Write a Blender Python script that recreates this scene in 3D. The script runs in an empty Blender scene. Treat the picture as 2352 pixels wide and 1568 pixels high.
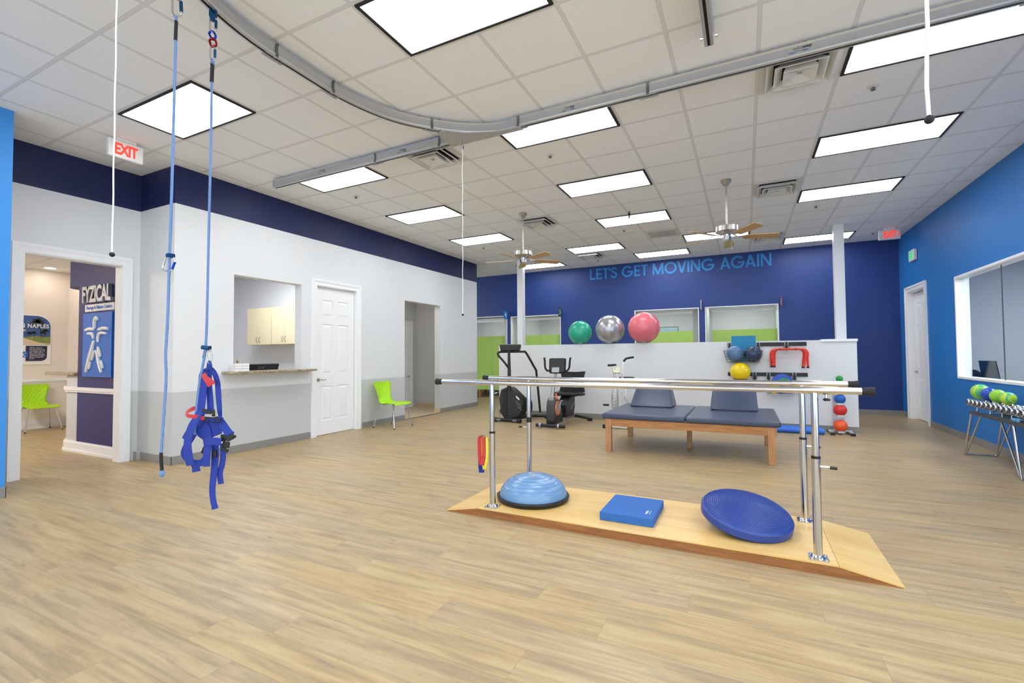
import bpy, bmesh, math, random
from mathutils import Vector, Matrix
random.seed(7)
PI = math.pi
SC = bpy.context.scene
COL = SC.collection
H = 3.614            # ceiling height
T = 0.6096           # ceiling tile
YAW = 0.4564

# ------------------------------------------------------------------ materials
def lin(h):
    h = h.lstrip('#'); o = []
    for i in (0, 2, 4):
        c = int(h[i:i+2], 16)/255
        o.append(c/12.92 if c <= .04045 else ((c+.055)/1.055)**2.4)
    return (*o, 1)
class NT:
    def __init__(s, name):
        s.m = bpy.data.materials.new(name); s.m.use_nodes = True
        s.n = s.m.node_tree.nodes; s.l = s.m.node_tree.links
        s.b = s.n['Principled BSDF']; s.out = s.n['Material Output']
    def node(s, t, **kw):
        n = s.n.new(t)
        for k, v in kw.items():
            if k.startswith('i_'):
                n.inputs[int(k[2:]) if k[2:].isdigit() else k[2:].replace('_', ' ')].default_value = v
            else: setattr(n, k, v)
        return n
    def link(s, a, b): s.l.new(a, b)
    def math(s, op, a, b=None, c=None):
        n = s.n.new('ShaderNodeMath'); n.operation = op
        for i, x in enumerate((a, b, c)):
            if x is None: continue
            if isinstance(x, (int, float)): n.inputs[i].default_value = x
            else: s.l.new(x, n.inputs[i])
        return n.outputs[0]
    def mix(s, f, a, b):
        n = s.n.new('ShaderNodeMix'); n.data_type = 'RGBA'
        if isinstance(f, (int, float)): n.inputs[0].default_value = f
        else: s.l.new(f, n.inputs[0])
        for x, i in ((a, 6), (b, 7)):
            if isinstance(x, tuple): n.inputs[i].default_value = x
            else: s.l.new(x, n.inputs[i])
        return n.outputs[2]
    def coord(s, k='Object'):
        return s.n.new('ShaderNodeTexCoord').outputs[k]
    def bump(s, h, st=.3, d=.01):
        n = s.n.new('ShaderNodeBump'); n.inputs['Strength'].default_value = st; n.inputs['Distance'].default_value = d
        s.l.new(h, n.inputs['Height']); s.l.new(n.outputs[0], s.b.inputs['Normal'])
MC = {}
def mat(name, col='#888888', rough=.5, metal=0., noise=0., nscale=30., bump=0., bscale=200., spec=None, trans=0., coat=0.):
    if name in MC: return MC[name]
    t = NT(name); c = lin(col)
    t.b.inputs['Base Color'].default_value = c
    t.b.inputs['Roughness'].default_value = rough; t.b.inputs['Metallic'].default_value = metal
    if coat: t.b.inputs['Coat Weight'].default_value = coat; t.b.inputs['Coat Roughness'].default_value = .1
    if spec is not None: t.b.inputs['Specular IOR Level'].default_value = spec
    if trans: t.b.inputs['Transmission Weight'].default_value = trans
    if noise:
        n = t.node('ShaderNodeTexNoise', i_Scale=nscale, i_Detail=3.0); t.link(t.coord(), n.inputs['Vector'])
        d = tuple(max(0, x*(1-noise)) for x in c[:3])+(1,)
        e = tuple(min(1, x*(1+noise)) for x in c[:3])+(1,)
        t.link(t.mix(n.outputs[0], d, e), t.b.inputs['Base Color'])
    if bump:
        n = t.node('ShaderNodeTexNoise', i_Scale=bscale, i_Detail=2.0); t.link(t.coord(), n.inputs['Vector'])
        t.bump(n.outputs[0], bump, .002)
    MC[name] = t.m
    return t.m
def emis(name, col, s, base='#ffffff'):
    if name in MC: return MC[name]
    t = NT(name); t.b.inputs['Base Color'].default_value = lin(base)
    t.b.inputs['Emission Color'].default_value = lin(col); t.b.inputs['Emission Strength'].default_value = s
    MC[name] = t.m; return t.m

def mat_floor():
    t = NT('oak_plank_floor'); s = t.node('ShaderNodeSeparateXYZ'); t.link(t.coord(), s.inputs[0])
    W, L = .20, 1.5
    row = t.math('FLOOR', t.math('DIVIDE', s.outputs[1], W))
    wn = t.node('ShaderNodeTexWhiteNoise', noise_dimensions='1D'); t.link(row, wn.inputs['W'])
    xo = t.math('ADD', s.outputs[0], t.math('MULTIPLY', wn.outputs[0], L))
    col = t.math('FLOOR', t.math('DIVIDE', xo, L))
    cv = t.node('ShaderNodeCombineXYZ'); t.link(row, cv.inputs[0]); t.link(col, cv.inputs[1])
    w2 = t.node('ShaderNodeTexWhiteNoise', noise_dimensions='2D'); t.link(cv.outputs[0], w2.inputs['Vector'])
    idv = w2.outputs[0]
    g = t.node('ShaderNodeCombineXYZ')
    t.link(t.math('ADD', t.math('MULTIPLY', s.outputs[0], 1.1), t.math('MULTIPLY', idv, 37.0)), g.inputs[0])
    t.link(t.math('MULTIPLY', s.outputs[1], 13.0), g.inputs[1]); t.link(t.math('MULTIPLY', idv, 11.0), g.inputs[2])
    n1 = t.node('ShaderNodeTexNoise', i_Scale=1.6, i_Detail=7.0, i_Roughness=.62, i_Distortion=.5); t.link(g.outputs[0], n1.inputs['Vector'])
    g2 = t.node('ShaderNodeCombineXYZ')
    t.link(t.math('ADD', t.math('MULTIPLY', s.outputs[0], 2.2), t.math('MULTIPLY', idv, 91.0)), g2.inputs[0]); t.link(t.math('MULTIPLY', s.outputs[1], 9.0), g2.inputs[1])
    n2 = t.node('ShaderNodeTexNoise', i_Scale=1.3, i_Detail=4.0, i_Roughness=.7); t.link(g2.outputs[0], n2.inputs['Vector'])
    r = t.node('ShaderNodeValToRGB'); t.link(n1.outputs[0], r.inputs[0])
    e = r.color_ramp.elements
    e[0].position = .28; e[0].color = lin('#8f7a5e'); e[1].position = .72; e[1].color = lin('#c2ac82')
    m = e.new(.5); m.color = lin('#b0976e')
    r2 = t.node('ShaderNodeValToRGB'); t.link(n2.outputs[0], r2.inputs[0])
    q = r2.color_ramp.elements; q[0].position = .24; q[0].color = (.8, .8, .8, 1); q[1].position = .40; q[1].color = (0, 0, 0, 1)
    c1 = t.mix(t.math('MULTIPLY', r2.outputs[0], .6), r.outputs[0], lin('#77675a'))
    kv = t.node('ShaderNodeCombineXYZ'); t.link(t.math('MULTIPLY', s.outputs[0], .9), kv.inputs[0]); t.link(t.math('MULTIPLY', s.outputs[1], 2.6), kv.inputs[1])
    kn_ = t.node('ShaderNodeTexVoronoi', i_Scale=2.6); t.link(kv.outputs[0], kn_.inputs['Vector'])
    kr = t.node('ShaderNodeValToRGB'); t.link(kn_.outputs['Distance'], kr.inputs[0]); kq = kr.color_ramp.elements; kq[0].position = .02; kq[0].color = (.75, .75, .75, 1); kq[1].position = .09; kq[1].color = (0, 0, 0, 1)
    c1 = t.mix(t.math('MULTIPLY', kr.outputs[0], .75), c1, lin('#5d4a38'))
    fg = t.node('ShaderNodeTexNoise', i_Scale=1.0, i_Detail=2.0); fv = t.node('ShaderNodeCombineXYZ'); t.link(t.math('MULTIPLY', s.outputs[0], 22.), fv.inputs[0]); t.link(t.math('MULTIPLY', s.outputs[1], 260.), fv.inputs[1]); t.link(fv.outputs[0], fg.inputs['Vector'])
    c1 = t.mix(t.math('MULTIPLY', fg.outputs[0], .16), c1, lin('#8a7860'))
    tone = t.node('ShaderNodeHueSaturation'); t.link(c1, tone.inputs['Color'])
    t.link(t.math('ADD', .955, t.math('MULTIPLY', idv, .09)), tone.inputs['Value'])
    t.link(t.math('ADD', .92, t.math('MULTIPLY', w2.outputs[0], .14)), tone.inputs['Saturation'])
    # seams
    fy = t.math('FRACT', t.math('DIVIDE', s.outputs[1], W)); fx = t.math('FRACT', t.math('DIVIDE', xo, L))
    dy = t.math('MULTIPLY', t.math('MINIMUM', fy, t.math('SUBTRACT', 1.0, fy)), W)
    dx = t.math('MULTIPLY', t.math('MINIMUM', fx, t.math('SUBTRACT', 1.0, fx)), L)
    d = t.math('MINIMUM', dx, dy); seam = t.math('LESS_THAN', d, .0011)
    t.link(t.mix(t.math('MULTIPLY', seam, .45), tone.outputs[0], lin('#6b543a')), t.b.inputs['Base Color'])
    t.b.inputs['Roughness'].default_value = .42
    t.bump(t.math('SUBTRACT', n1.outputs[0], t.math('MULTIPLY', seam, .5)), .12, .004)
    return t.m
def mat_ceiling(x0=0., y0=0., name='ceiling_tile_grid'):
    t = NT(name); s = t.node('ShaderNodeSeparateXYZ'); t.link(t.coord(), s.inputs[0])
    def dist(o):
        f = t.math('FRACT', t.math('DIVIDE', o, T)); return t.math('MULTIPLY', t.math('MINIMUM', f, t.math('SUBTRACT', 1.0, f)), T)
    d = t.math('MINIMUM', dist(s.outputs[0]), dist(s.outputs[1]))
    bar = t.math('LESS_THAN', d, .012)
    n = t.node('ShaderNodeTexNoise', i_Scale=170.0, i_Detail=3.0, i_Roughness=.8); t.link(t.coord(), n.inputs['Vector'])
    sp = t.math('LESS_THAN', n.outputs[0], .36)
    n3 = t.node('ShaderNodeTexNoise', i_Scale=60.0, i_Detail=2.0); t.link(t.coord(), n3.inputs['Vector'])
    base = t.mix(n3.outputs[0], lin('#f2f4f8'), lin('#f6f8fb'))
    c = t.mix(t.math('MULTIPLY', sp, .40), base, lin('#8c8a88'))
    c = t.mix(bar, c, lin('#e0e1e4'))
    edge = t.math('MULTIPLY', t.math('LESS_THAN', d, .0145), t.math('GREATER_THAN', d, .012))
    c = t.mix(t.math('MULTIPLY', edge, .6), c, lin('#9a9997'))
    t.link(c, t.b.inputs['Base Color']); t.b.inputs['Roughness'].default_value = .9
    t.b.inputs['Specular IOR Level'].default_value = .15
    t.bump(t.math('MULTIPLY', sp, -1.0), .35, .002)
    return t.m
def mat_wall_bands():
    t = NT('painted_wall_bands'); s = t.node('ShaderNodeSeparateXYZ'); t.link(t.coord(), s.inputs[0])
    a = t.math('GREATER_THAN', s.outputs[2], .862); b = t.math('GREATER_THAN', s.outputs[2], 3.15)
    c = t.mix(a, lin('#c4c7c9'), lin('#dfe1e5')); c = t.mix(b, c, lin('#141f52'))
    t.link(c, t.b.inputs['Base Color']); t.b.inputs['Roughness'].default_value = .55
    n = t.node('ShaderNodeTexNoise', i_Scale=260.0, i_Detail=2.0); t.link(t.coord(), n.inputs['Vector']); t.bump(n.outputs[0], .08, .002)
    return t.m
def mat_wood(name, c0, c1, axis=0, scale=(1.2, 14, 14), rough=.4, dist=1.2, ns=2.):
    if name in MC: return MC[name]
    t = NT(name); mp = t.node('ShaderNodeMapping'); t.link(t.coord(), mp.inputs[0]); mp.inputs['Scale'].default_value = scale
    n = t.node('ShaderNodeTexNoise', i_Scale=ns, i_Detail=6.0, i_Roughness=.6, i_Distortion=dist); t.link(mp.outputs[0], n.inputs['Vector'])
    r = t.node('ShaderNodeValToRGB'); t.link(n.outputs[0], r.inputs[0])
    r.color_ramp.elements[0].position = .3; r.color_ramp.elements[0].color = lin(c0)
    r.color_ramp.elements[1].position = .7; r.color_ramp.elements[1].color = lin(c1)
    t.link(r.outputs[0], t.b.inputs['Base Color']); t.b.inputs['Roughness'].default_value = rough
    t.bump(n.outputs[0], .08, .003)
    MC[name] = t.m; return t.m
def mat_granite():
    t = NT('speckled_granite'); v = t.node('ShaderNodeTexVoronoi', i_Scale=110.0); t.link(t.coord(), v.inputs['Vector'])
    r = t.node('ShaderNodeValToRGB'); t.link(v.outputs['Color'], r.inputs[0]); e = r.color_ramp.elements
    e[0].color = lin('#4a4036'); e[1].color = lin('#cbbd9f'); m = e.new(.45); m.color = lin('#9c8a6c')
    t.link(r.outputs[0], t.b.inputs['Base Color']); t.b.inputs['Roughness'].default_value = .2; return t.m
def mat_rope(name, a, b, s=420.):
    t = NT(name); v = t.node('ShaderNodeTexChecker', i_Scale=s); v.inputs['Color1'].default_value = lin(a); v.inputs['Color2'].default_value = lin(b)
    mp = t.node('ShaderNodeMapping'); mp.inputs['Rotation'].default_value = (.6, .785, .5); t.link(t.coord(), mp.inputs[0]); t.link(mp.outputs[0], v.inputs['Vector'])
    t.link(v.outputs[0], t.b.inputs['Base Color']); t.b.inputs['Roughness'].default_value = .8; t.bump(v.outputs[1], .4, .002); return t.m
def mat_webbing(name, a, b):
    t = NT(name); w = t.node('ShaderNodeTexWave', i_Scale=90.0, bands_direction='Z'); t.link(t.coord(), w.inputs['Vector'])
    t.link(t.mix(w.outputs[1], lin(a), lin(b)), t.b.inputs['Base Color']); t.b.inputs['Roughness'].default_value = .65
    t.b.inputs['Sheen Weight'].default_value = .2
    t.bump(w.outputs[1], .2, .002); return t.m
def mat_quilt():
    t = NT('lime_quilted_plastic'); s = t.node('ShaderNodeSeparateXYZ'); t.link(t.coord(), s.inputs[0])
    q = t.math('ADD', s.outputs[2], s.outputs[1])
    u = t.math('ABSOLUTE', t.math('SINE', t.math('MULTIPLY', t.math('ADD', q, s.outputs[0]), 60.)))
    v = t.math('ABSOLUTE', t.math('SINE', t.math('MULTIPLY', t.math('SUBTRACT', q, s.outputs[0]), 60.)))
    h = t.math('MINIMUM', u, v)
    t.b.inputs['Base Color'].default_value = lin('#a9e000'); t.b.inputs['Roughness'].default_value = .4
    t.bump(h, .8, .006); return t.m
def mat_swirl(name, a, b, c):
    t = NT(name); n = t.node('ShaderNodeTexNoise', i_Scale=6.0, i_Detail=3.0, i_Distortion=2.5)
    mp = t.node('ShaderNodeMapping'); mp.inputs['Scale'].default_value = (1, 2.2, .6); t.link(t.coord(), mp.inputs[0]); t.link(mp.outputs[0], n.inputs['Vector'])
    r = t.node('ShaderNodeValToRGB'); t.link(n.outputs[0], r.inputs[0]); e = r.color_ramp.elements
    e[0].position = .40; e[0].color = lin(a); e[1].position = .62; e[1].color = lin(c); m = e.new(.5); m.color = lin(b)
    t.link(r.outputs[0], t.b.inputs['Base Color']); t.b.inputs['Roughness'].default_value = .35; return t.m
def mat_gymball(name, c, metal=0.):
    t = NT(name); w = t.node('ShaderNodeTexWave', i_Scale=26.0, bands_direction='Z'); t.link(t.coord(), w.inputs['Vector'])
    t.b.inputs['Base Color'].default_value = lin(c); t.b.inputs['Roughness'].default_value = .22; t.b.inputs['Metallic'].default_value = metal
    t.b.inputs['Subsurface Weight'].default_value = 0
    t.bump(w.outputs[1], .10, .003); return t.m
def mat_sheer(name, col, alpha):
    t = NT(name); t.b.inputs['Base Color'].default_value = lin(col); t.b.inputs['Roughness'].default_value = .9
    t.b.inputs['Alpha'].default_value = alpha; return t.m
def mat_glass():
    t = NT('clear_glass'); t.n.remove(t.b)
    tr = t.node('ShaderNodeBsdfTransparent'); tr.inputs[0].default_value = (.93, .96, .95, 1)
    gl = t.node('ShaderNodeBsdfGlossy'); gl.inputs['Roughness'].default_value = .02
    fr = t.node('ShaderNodeLayerWeight'); fr.inputs[0].default_value = .5
    mx = t.node('ShaderNodeMixShader'); t.link(t.math('ADD', .03, t.math('MULTIPLY', t.math('POWER', fr.outputs['Facing'], 4.), .25)), mx.inputs[0]); t.link(tr.outputs[0], mx.inputs[1]); t.link(gl.outputs[0], mx.inputs[2])
    t.link(mx.outputs[0], t.out.inputs[0]); return t.m
def mat_diffuser():
    t = NT('fluorescent_diffuser'); s = t.node('ShaderNodeSeparateXYZ'); t.link(t.coord(), s.inputs[0])
    a = t.math('ABSOLUTE', t.math('SINE', t.math('MULTIPLY', s.outputs[0], PI/.15)))
    b = t.math('ABSOLUTE', t.math('SINE', t.math('MULTIPLY', s.outputs[1], PI/.10)))
    g = t.math('MINIMUM', t.math('MINIMUM', t.math('MULTIPLY', a, 5.), t.math('MULTIPLY', b, 5.)), 1.)
    st = t.math('MULTIPLY', t.math('ADD', .86, t.math('MULTIPLY', g, .14)), LAMP)
    t.b.inputs['Base Color'].default_value = (.8, .8, .8, 1); t.b.inputs['Emission Color'].default_value = (.955, .98, 1, 1)
    t.link(st, t.b.inputs['Emission Strength']); return t.m

LAMP = 10.5
M = dict(
 floor=mat_floor(), ceil=mat_ceiling(), bands=mat_wall_bands(), granite=mat_granite(),
 white=mat('white_wall_paint', '#dfe1e5', .6, bump=.06), trim=mat('white_gloss_trim', '#f1f2f5', .35), navy=mat('navy_wall_paint', '#1b397e', .5, bump=.06),
 navyd=mat('deep_navy_paint', '#25276b', .5), blue=mat('bright_blue_wall_paint', '#2576c4', .5, bump=.06), blueL=mat('azure_wall_paint', '#3a8fe0', .5, bump=.06),
 base=mat('grey_vinyl_baseboard', '#8a8885', .5), cream=mat('cream_wall_paint', '#ebe4dd', .7), grey=mat('grey_wall_paint', '#c9ccce', .6), beige=mat('beige_tile', '#cdb896', .4, noise=.12, nscale=9),
 chrome=mat('polished_chrome', '#cfd0d6', .13, 1.), steel=mat('brushed_steel', '#b9b6b0', .30, 1.), alu=mat('anodised_aluminium', '#c3c4c8', .38, .75), aluflat=mat('satin_aluminium', '#b9babd', .5, .5),
 black=mat('black_plastic', '#17181b', .45), blackm=mat('matte_black_rubber', '#1c1d21', .7), char=mat('charcoal_plastic', '#3c3d40', .4), darkg=mat('dark_grey_metal', '#66686b', .4, .5),
 silver=mat('silver_paint', '#a9abae', .35, .6), lime=mat_quilt(), vinyl=mat('navy_vinyl', '#414b62', .33, bump=.12, bscale=500), dvinyl=mat('navy_vinyl_piping', '#202a44', .4),
 oak=mat_wood('oak_frame_wood', '#9b6335', '#c98f57', scale=(1.6, 16, 16)), oakv=mat_wood('oak_leg_wood', '#a9734a', '#cb9668', scale=(16, 16, 1.6)),
 maple=mat_wood('maple_plywood', '#d9ae63', '#ecca88', scale=(.7, 5.5, 1), rough=.3, ns=1.5, dist=.3), walnut=mat_wood('stained_plywood_edge', '#86522f', '#a8703f', scale=(1.5, 10, 18), rough=.4),
 fan=mat_wood('fan_blade_wood', '#a9824f', '#c4a06a', scale=(3, 12, 12), rough=.35),
 bosu=mat_gymball('blue_dome_rubber', '#7097c4'), foam=mat('blue_foam', '#2f68b4', .8, bump=.3, bscale=350), teal=mat('teal_foam', '#2b86b4', .7, bump=.3, bscale=350),
 disc=mat('royal_blue_rubber', '#2a4698', .38), rope=mat_rope('blue_braided_rope', '#3460ac', '#8dadda'), cord=mat('white_cord', '#f4f4f2', .8, bump=.4, bscale=300), web=mat_webbing('blue_webbing', '#0b2484', '#183cae'),
 redweb=mat_webbing('red_webbing', '#b3202c', '#d8434a'), anod_b=mat('blue_anodised', '#1f4f7c', .3, .8), anod_b2=mat('bright_blue_anodised', '#1240b8', .25, .8), anod_r=mat('red_anodised', '#8f1020', .25, .8),
 cupb=mat('cream_laminate', '#dccfab', .5), green=mat('green_curtain_cloth', '#a8cb6a', .9, bump=.15, bscale=150), sheer=mat_sheer('white_mesh_cloth', '#f4f6f4', .22), hem=mat('white_curtain_hem', '#eef0ee', .9),
 glass=mat_glass(), diff=mat_diffuser(), louv=mat('white_enamel', '#dcdcda', .5), dark=mat('opening_shade', '#0b0b0c', .8), red=mat('red_powder_coat', '#e5331f', .3),
 redglow=emis('red_lit_letters', '#ff3a28', .75, '#ff4030'), grnglow=emis('green_lit_letters', '#25e07a', .5, '#30d070'), signw=mat('white_sign_plastic', '#e8e8ea', .4), paper=mat('white_paper', '#f3f3f3', .8),
 letter=mat('cyan_blue_letters', '#2681c8', .5), sblue=mat('logo_panel_blue', '#0f68cc', .4), offw=mat('ivory_plastic', '#e3dfc8', .5), orange=mat('orange_plastic', '#f0702a', .4),
)

# ------------------------------------------------------------------ mesh builder
def V(*a): return Vector(a)
class MB:
    def __init__(s): s.bm = bmesh.new(); s.mi = 0
    def _f(s, vs):
        try:
            f = s.bm.faces.new(vs); f.material_index = s.mi; return f
        except ValueError: return None
    def hexa(s, p):     # 8 points, bottom 4 then top 4
        v = [s.bm.verts.new(q) for q in p]
        for q in ((0, 3, 2, 1), (4, 5, 6, 7), (0, 1, 5, 4), (1, 2, 6, 5), (2, 3, 7, 6), (3, 0, 4, 7)): s._f([v[i] for i in q])
        return s
    def box(s, x0, x1, y0, y1, z0, z1, m=None):
        p = [(x0, y0, z0), (x1, y0, z0), (x1, y1, z0), (x0, y1, z0), (x0, y0, z1), (x1, y0, z1), (x1, y1, z1), (x0, y1, z1)]
        if m: p = [m @ V(*q) for q in p]
        return s.hexa(p)
    def cbox(s, c, d, m=None):
        p = [(-d[0]/2*a, -d[1]/2*b, -d[2]/2*e) for e in (1, -1) for a, b in ((1, 1), (-1, 1), (-1, -1), (1, -1))]
        p = [(V(*c) + (m @ V(*q) if m else V(*q))) for q in p]
        return s.hexa(p)
    def quad(s, a, b, c, d): s._f([s.bm.verts.new(q) for q in (a, b, c, d)]); return s
    def rings(s, rings, close=True, caps=True):
        R = [[s.bm.verts.new(q) for q in r] for r in rings]; n = len(R[0])
        for a, b in zip(R, R[1:]):
            for i in range(n if close else n-1): s._f([a[i], a[(i+1) % n], b[(i+1) % n], b[i]])
        if caps and close: s._f(list(reversed(R[0]))); s._f(R[-1])
        return R
    def frame(s, d):
        d = d.normalized(); a = V(0, 0, 1) if abs(d.z) < .9 else V(1, 0, 0)
        u = d.cross(a).normalized(); return u, d.cross(u)
    def cyl(s, p0, p1, r0, r1=None, n=16):
        p0, p1 = V(*p0), V(*p1); r1 = r0 if r1 is None else r1; u, w = s.frame(p1-p0)
        s.rings([[p + (u*math.cos(2*PI*i/n)+w*math.sin(2*PI*i/n))*r for i in range(n)] for p, r in ((p0, r0), (p1, r1))]); return s
    def tube(s, pts, r, n=10, closed=False, rs=None):
        pts = [V(*p) for p in pts]; N = len(pts); rings = []; u = None
        for i, p in enumerate(pts):
            if closed: d = pts[(i+1) % N]-pts[i-1]
            else: d = pts[min(i+1, N-1)]-pts[max(i-1, 0)]
            d.normalize()
            if u is None: u, w = s.frame(d)
            else:
                u = (u-d*u.dot(d)).normalized(); w = d.cross(u)
            rr = rs[i] if rs else r
            rings.append([p+(u*math.cos(2*PI*k/n)+w*math.sin(2*PI*k/n))*rr for k in range(n)])
        if closed:
            R = [[s.bm.verts.new(q) for q in g] for g in rings]
            for i in range(N):
                a, b = R[i], R[(i+1) % N]
                for k in range(n): s._f([a[k], a[(k+1) % n], b[(k+1) % n], b[k]])
        else: s.rings(rings)
        return s
    def lathe(s, prof, c=(0, 0, 0), n=32, m=None, ang=2*PI):
        rings = []
        for r, z in prof:
            rings.append([(max(r, 1e-4)*math.cos(2*PI*i/n), max(r, 1e-4)*math.sin(2*PI*i/n), z) for i in range(n)])
        rings = [[V(*c)+(m @ V(*q) if m else V(*q)) for q in g] for g in rings]
        s.rings(rings); return s
    def sphere(s, c, r, sc=(1, 1, 1), n=32, m=None, z0=-1., z1=1.):
        k = max(8, n//2); a0, a1 = math.asin(z0), math.asin(z1)
        prof = [(r*math.cos(a0+(a1-a0)*i/k), r*math.sin(a0+(a1-a0)*i/k)) for i in range(k+1)]
        mm = Matrix.Diagonal(sc); mm = (m @ mm) if m else mm
        return s.lathe(prof, c, n, mm)
    def prism(s, poly, f, d0, d1):   # poly 2D; f(u,v,d)->3D
        a = [s.bm.verts.new(f(u, v, d0)) for u, v in poly]; b = [s.bm.verts.new(f(u, v, d1)) for u, v in poly]; n = len(poly)
        s._f(a); s._f(list(reversed(b)))
        for i in range(n): s._f([a[i], b[i], b[(i+1) % n], a[(i+1) % n]])
        return s
    def ribbon(s, pts, w, th=.003, side=None):   # pts 3D; w width or list; side: cross direction(s)
        pts = [V(*p) for p in pts]; N = len(pts); rings = []
        for i, p in enumerate(pts):
            d = (pts[min(i+1, N-1)]-pts[max(i-1, 0)]).normalized()
            sd = side[i] if isinstance(side, list) else side
            sd = V(*sd) if sd else V(0, 1, 0).cross(d)
            sd = (sd-d*sd.dot(d)).normalized(); nn = d.cross(sd)
            ww = (w[i] if isinstance(w, (list, tuple)) else w)/2
            rings.append([p-sd*ww-nn*th/2, p+sd*ww-nn*th/2, p+sd*ww+nn*th/2, p-sd*ww+nn*th/2])
        s.rings(rings); return s
    def xf(s, m):
        bmesh.ops.transform(s.bm, matrix=m, verts=s.bm.verts); return s
    def build(s, name, mats, parent=None, world=True, smooth=.6, bevel=0., seg=2, sub=0, solid=0.):
        bmesh.ops.recalc_face_normals(s.bm, faces=s.bm.faces)
        if parent is not None and world:
            o = origin(parent); bmesh.ops.translate(s.bm, vec=-o, verts=s.bm.verts)
        me = bpy.data.meshes.new(name); s.bm.to_mesh(me); s.bm.free()
        for q in (mats if isinstance(mats, (list, tuple)) else [mats]): me.materials.append(q)
        if smooth:
            me.shade_smooth(); me.set_sharp_from_angle(angle=smooth)
        ob = bpy.data.objects.new(name, me); COL.objects.link(ob)
        if parent is not None: ob.parent = parent
        if solid: md = ob.modifiers.new('solid', 'SOLIDIFY'); md.thickness = solid
        if bevel:
            md = ob.modifiers.new('bevel', 'BEVEL'); md.width = bevel; md.segments = seg; md.limit_method = 'ANGLE'; md.angle_limit = .6
        if sub: md = ob.modifiers.new('sub', 'SUBSURF'); md.levels = sub; md.render_levels = sub
        return ob
def origin(o):
    v = Vector((0, 0, 0))
    while o is not None: v = v+o.location; o = o.parent
    return v
def tag(o, label=None, cat=None, group=None, kind=None):
    if label: o['label'] = label
    if cat: o['category'] = cat
    if group: o['group'] = group
    if kind: o['kind'] = kind
    return o
def thing(name, label, cat, loc=(0, 0, 0), rz=0., group=None):
    o = bpy.data.objects.new(name, None); COL.objects.link(o); o.location = loc; o.rotation_euler = (0, 0, rz)
    o.empty_display_size = .05
    return tag(o, label, cat, group)
def struct(o): o['kind'] = 'structure'; return o
def copy_tree(o, parent=None):
    c = o.copy(); COL.objects.link(c); c.parent = parent
    for ch in [x for x in bpy.data.objects if x.parent == o and x.name != c.name]: copy_tree(ch, c)
    return c
def dup(o, loc=None, rz=None, label=None):
    c = copy_tree(o)
    if loc is not None: c.location = loc
    if rz is not None: c.rotation_euler = (0, 0, rz)
    if label: c['label'] = label
    return c
def smoothpath(pts, k=6, closed=False):
    P = [V(*p) for p in pts]; N = len(P); out = []
    for i in range(N if closed else N-1):
        a = P[i-1] if (i > 0 or closed) else P[0]; b = P[i]; c = P[(i+1) % N]; d = P[(i+2) % N] if (closed or i+2 < N) else P[-1]
        for j in range(k):
            t = j/k; out.append(.5*((2*b)+(-a+c)*t+(2*a-5*b+4*c-d)*t*t+(-a+3*b-3*c+d)*t**3))
    if not closed: out.append(P[-1])
    return out
def text_mesh(body, w, h, depth, f, bold=0., spacing=1., wordsp=1.):
    """letters filling a w x h box, mapped by f(u,v,d) into the place"""
    cu = bpy.data.curves.new('t', 'FONT'); cu.body = body; cu.size = 1; cu.extrude = .5; cu.offset = bold; cu.space_character = spacing; cu.space_word = wordsp
    cu.resolution_u = 5
    ob = bpy.data.objects.new('t', cu); COL.objects.link(ob); bpy.context.view_layer.update()
    me = bpy.data.meshes.new_from_object(ob.evaluated_get(bpy.context.evaluated_depsgraph_get()))
    bpy.data.objects.remove(ob); bpy.data.curves.remove(cu)
    mb = MB(); mb.bm.from_mesh(me); bpy.data.meshes.remove(me)
    xs = [v.co.x for v in mb.bm.verts]; ys = [v.co.y for v in mb.bm.verts]
    x0, x1, y0, y1 = min(xs), max(xs), min(ys), max(ys)
    for v in mb.bm.verts:
        v.co = V(*f((v.co.x-x0)/(x1-x0)*w, (v.co.y-y0)/(y1-y0)*h, (v.co.z+.5)*depth))
    return mb

# ------------------------------------------------------------------ shell
def wall(name, axis, p0, p1, a0, a1, z0, z1, m, holes=()):
    """axis 'x': slab between x=p0..p1 running along y a0..a1"""
    A = sorted({a0, a1, *[h[0] for h in holes], *[h[1] for h in holes]}); Z = sorted({z0, z1, *[h[2] for h in holes], *[h[3] for h in holes]})
    mb = MB()
    for i in range(len(A)-1):
        for j in range(len(Z)-1):
            am, zm = (A[i]+A[i+1])/2, (Z[j]+Z[j+1])/2
            if any(h[0] < am < h[1] and h[2] < zm < h[3] for h in holes): continue
            if axis == 'x': mb.box(p0, p1, A[i], A[i+1], Z[j], Z[j+1])
            else: mb.box(A[i], A[i+1], p0, p1, Z[j], Z[j+1])
    bmesh.ops.remove_doubles(mb.bm, verts=mb.bm.verts, dist=1e-5)
    # drop internal coincident faces
    seen = {}
    for f in mb.bm.faces: seen.setdefault(tuple(sorted(v.index for v in f.verts)), []).append(f)
    mb.bm.verts.index_update(); seen = {}
    for f in mb.bm.faces: seen.setdefault(tuple(sorted(v.index for v in f.verts)), []).append(f)
    bmesh.ops.delete(mb.bm, geom=[f for g in seen.values() if len(g) > 1 for f in g], context='FACES')
    return struct(mb.build(name, m, smooth=0))
def slab(name, x0, x1, y0, y1, z0, z1, m): return struct(MB().box(x0, x1, y0, y1, z0, z1).build(name, m, smooth=0))

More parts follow.
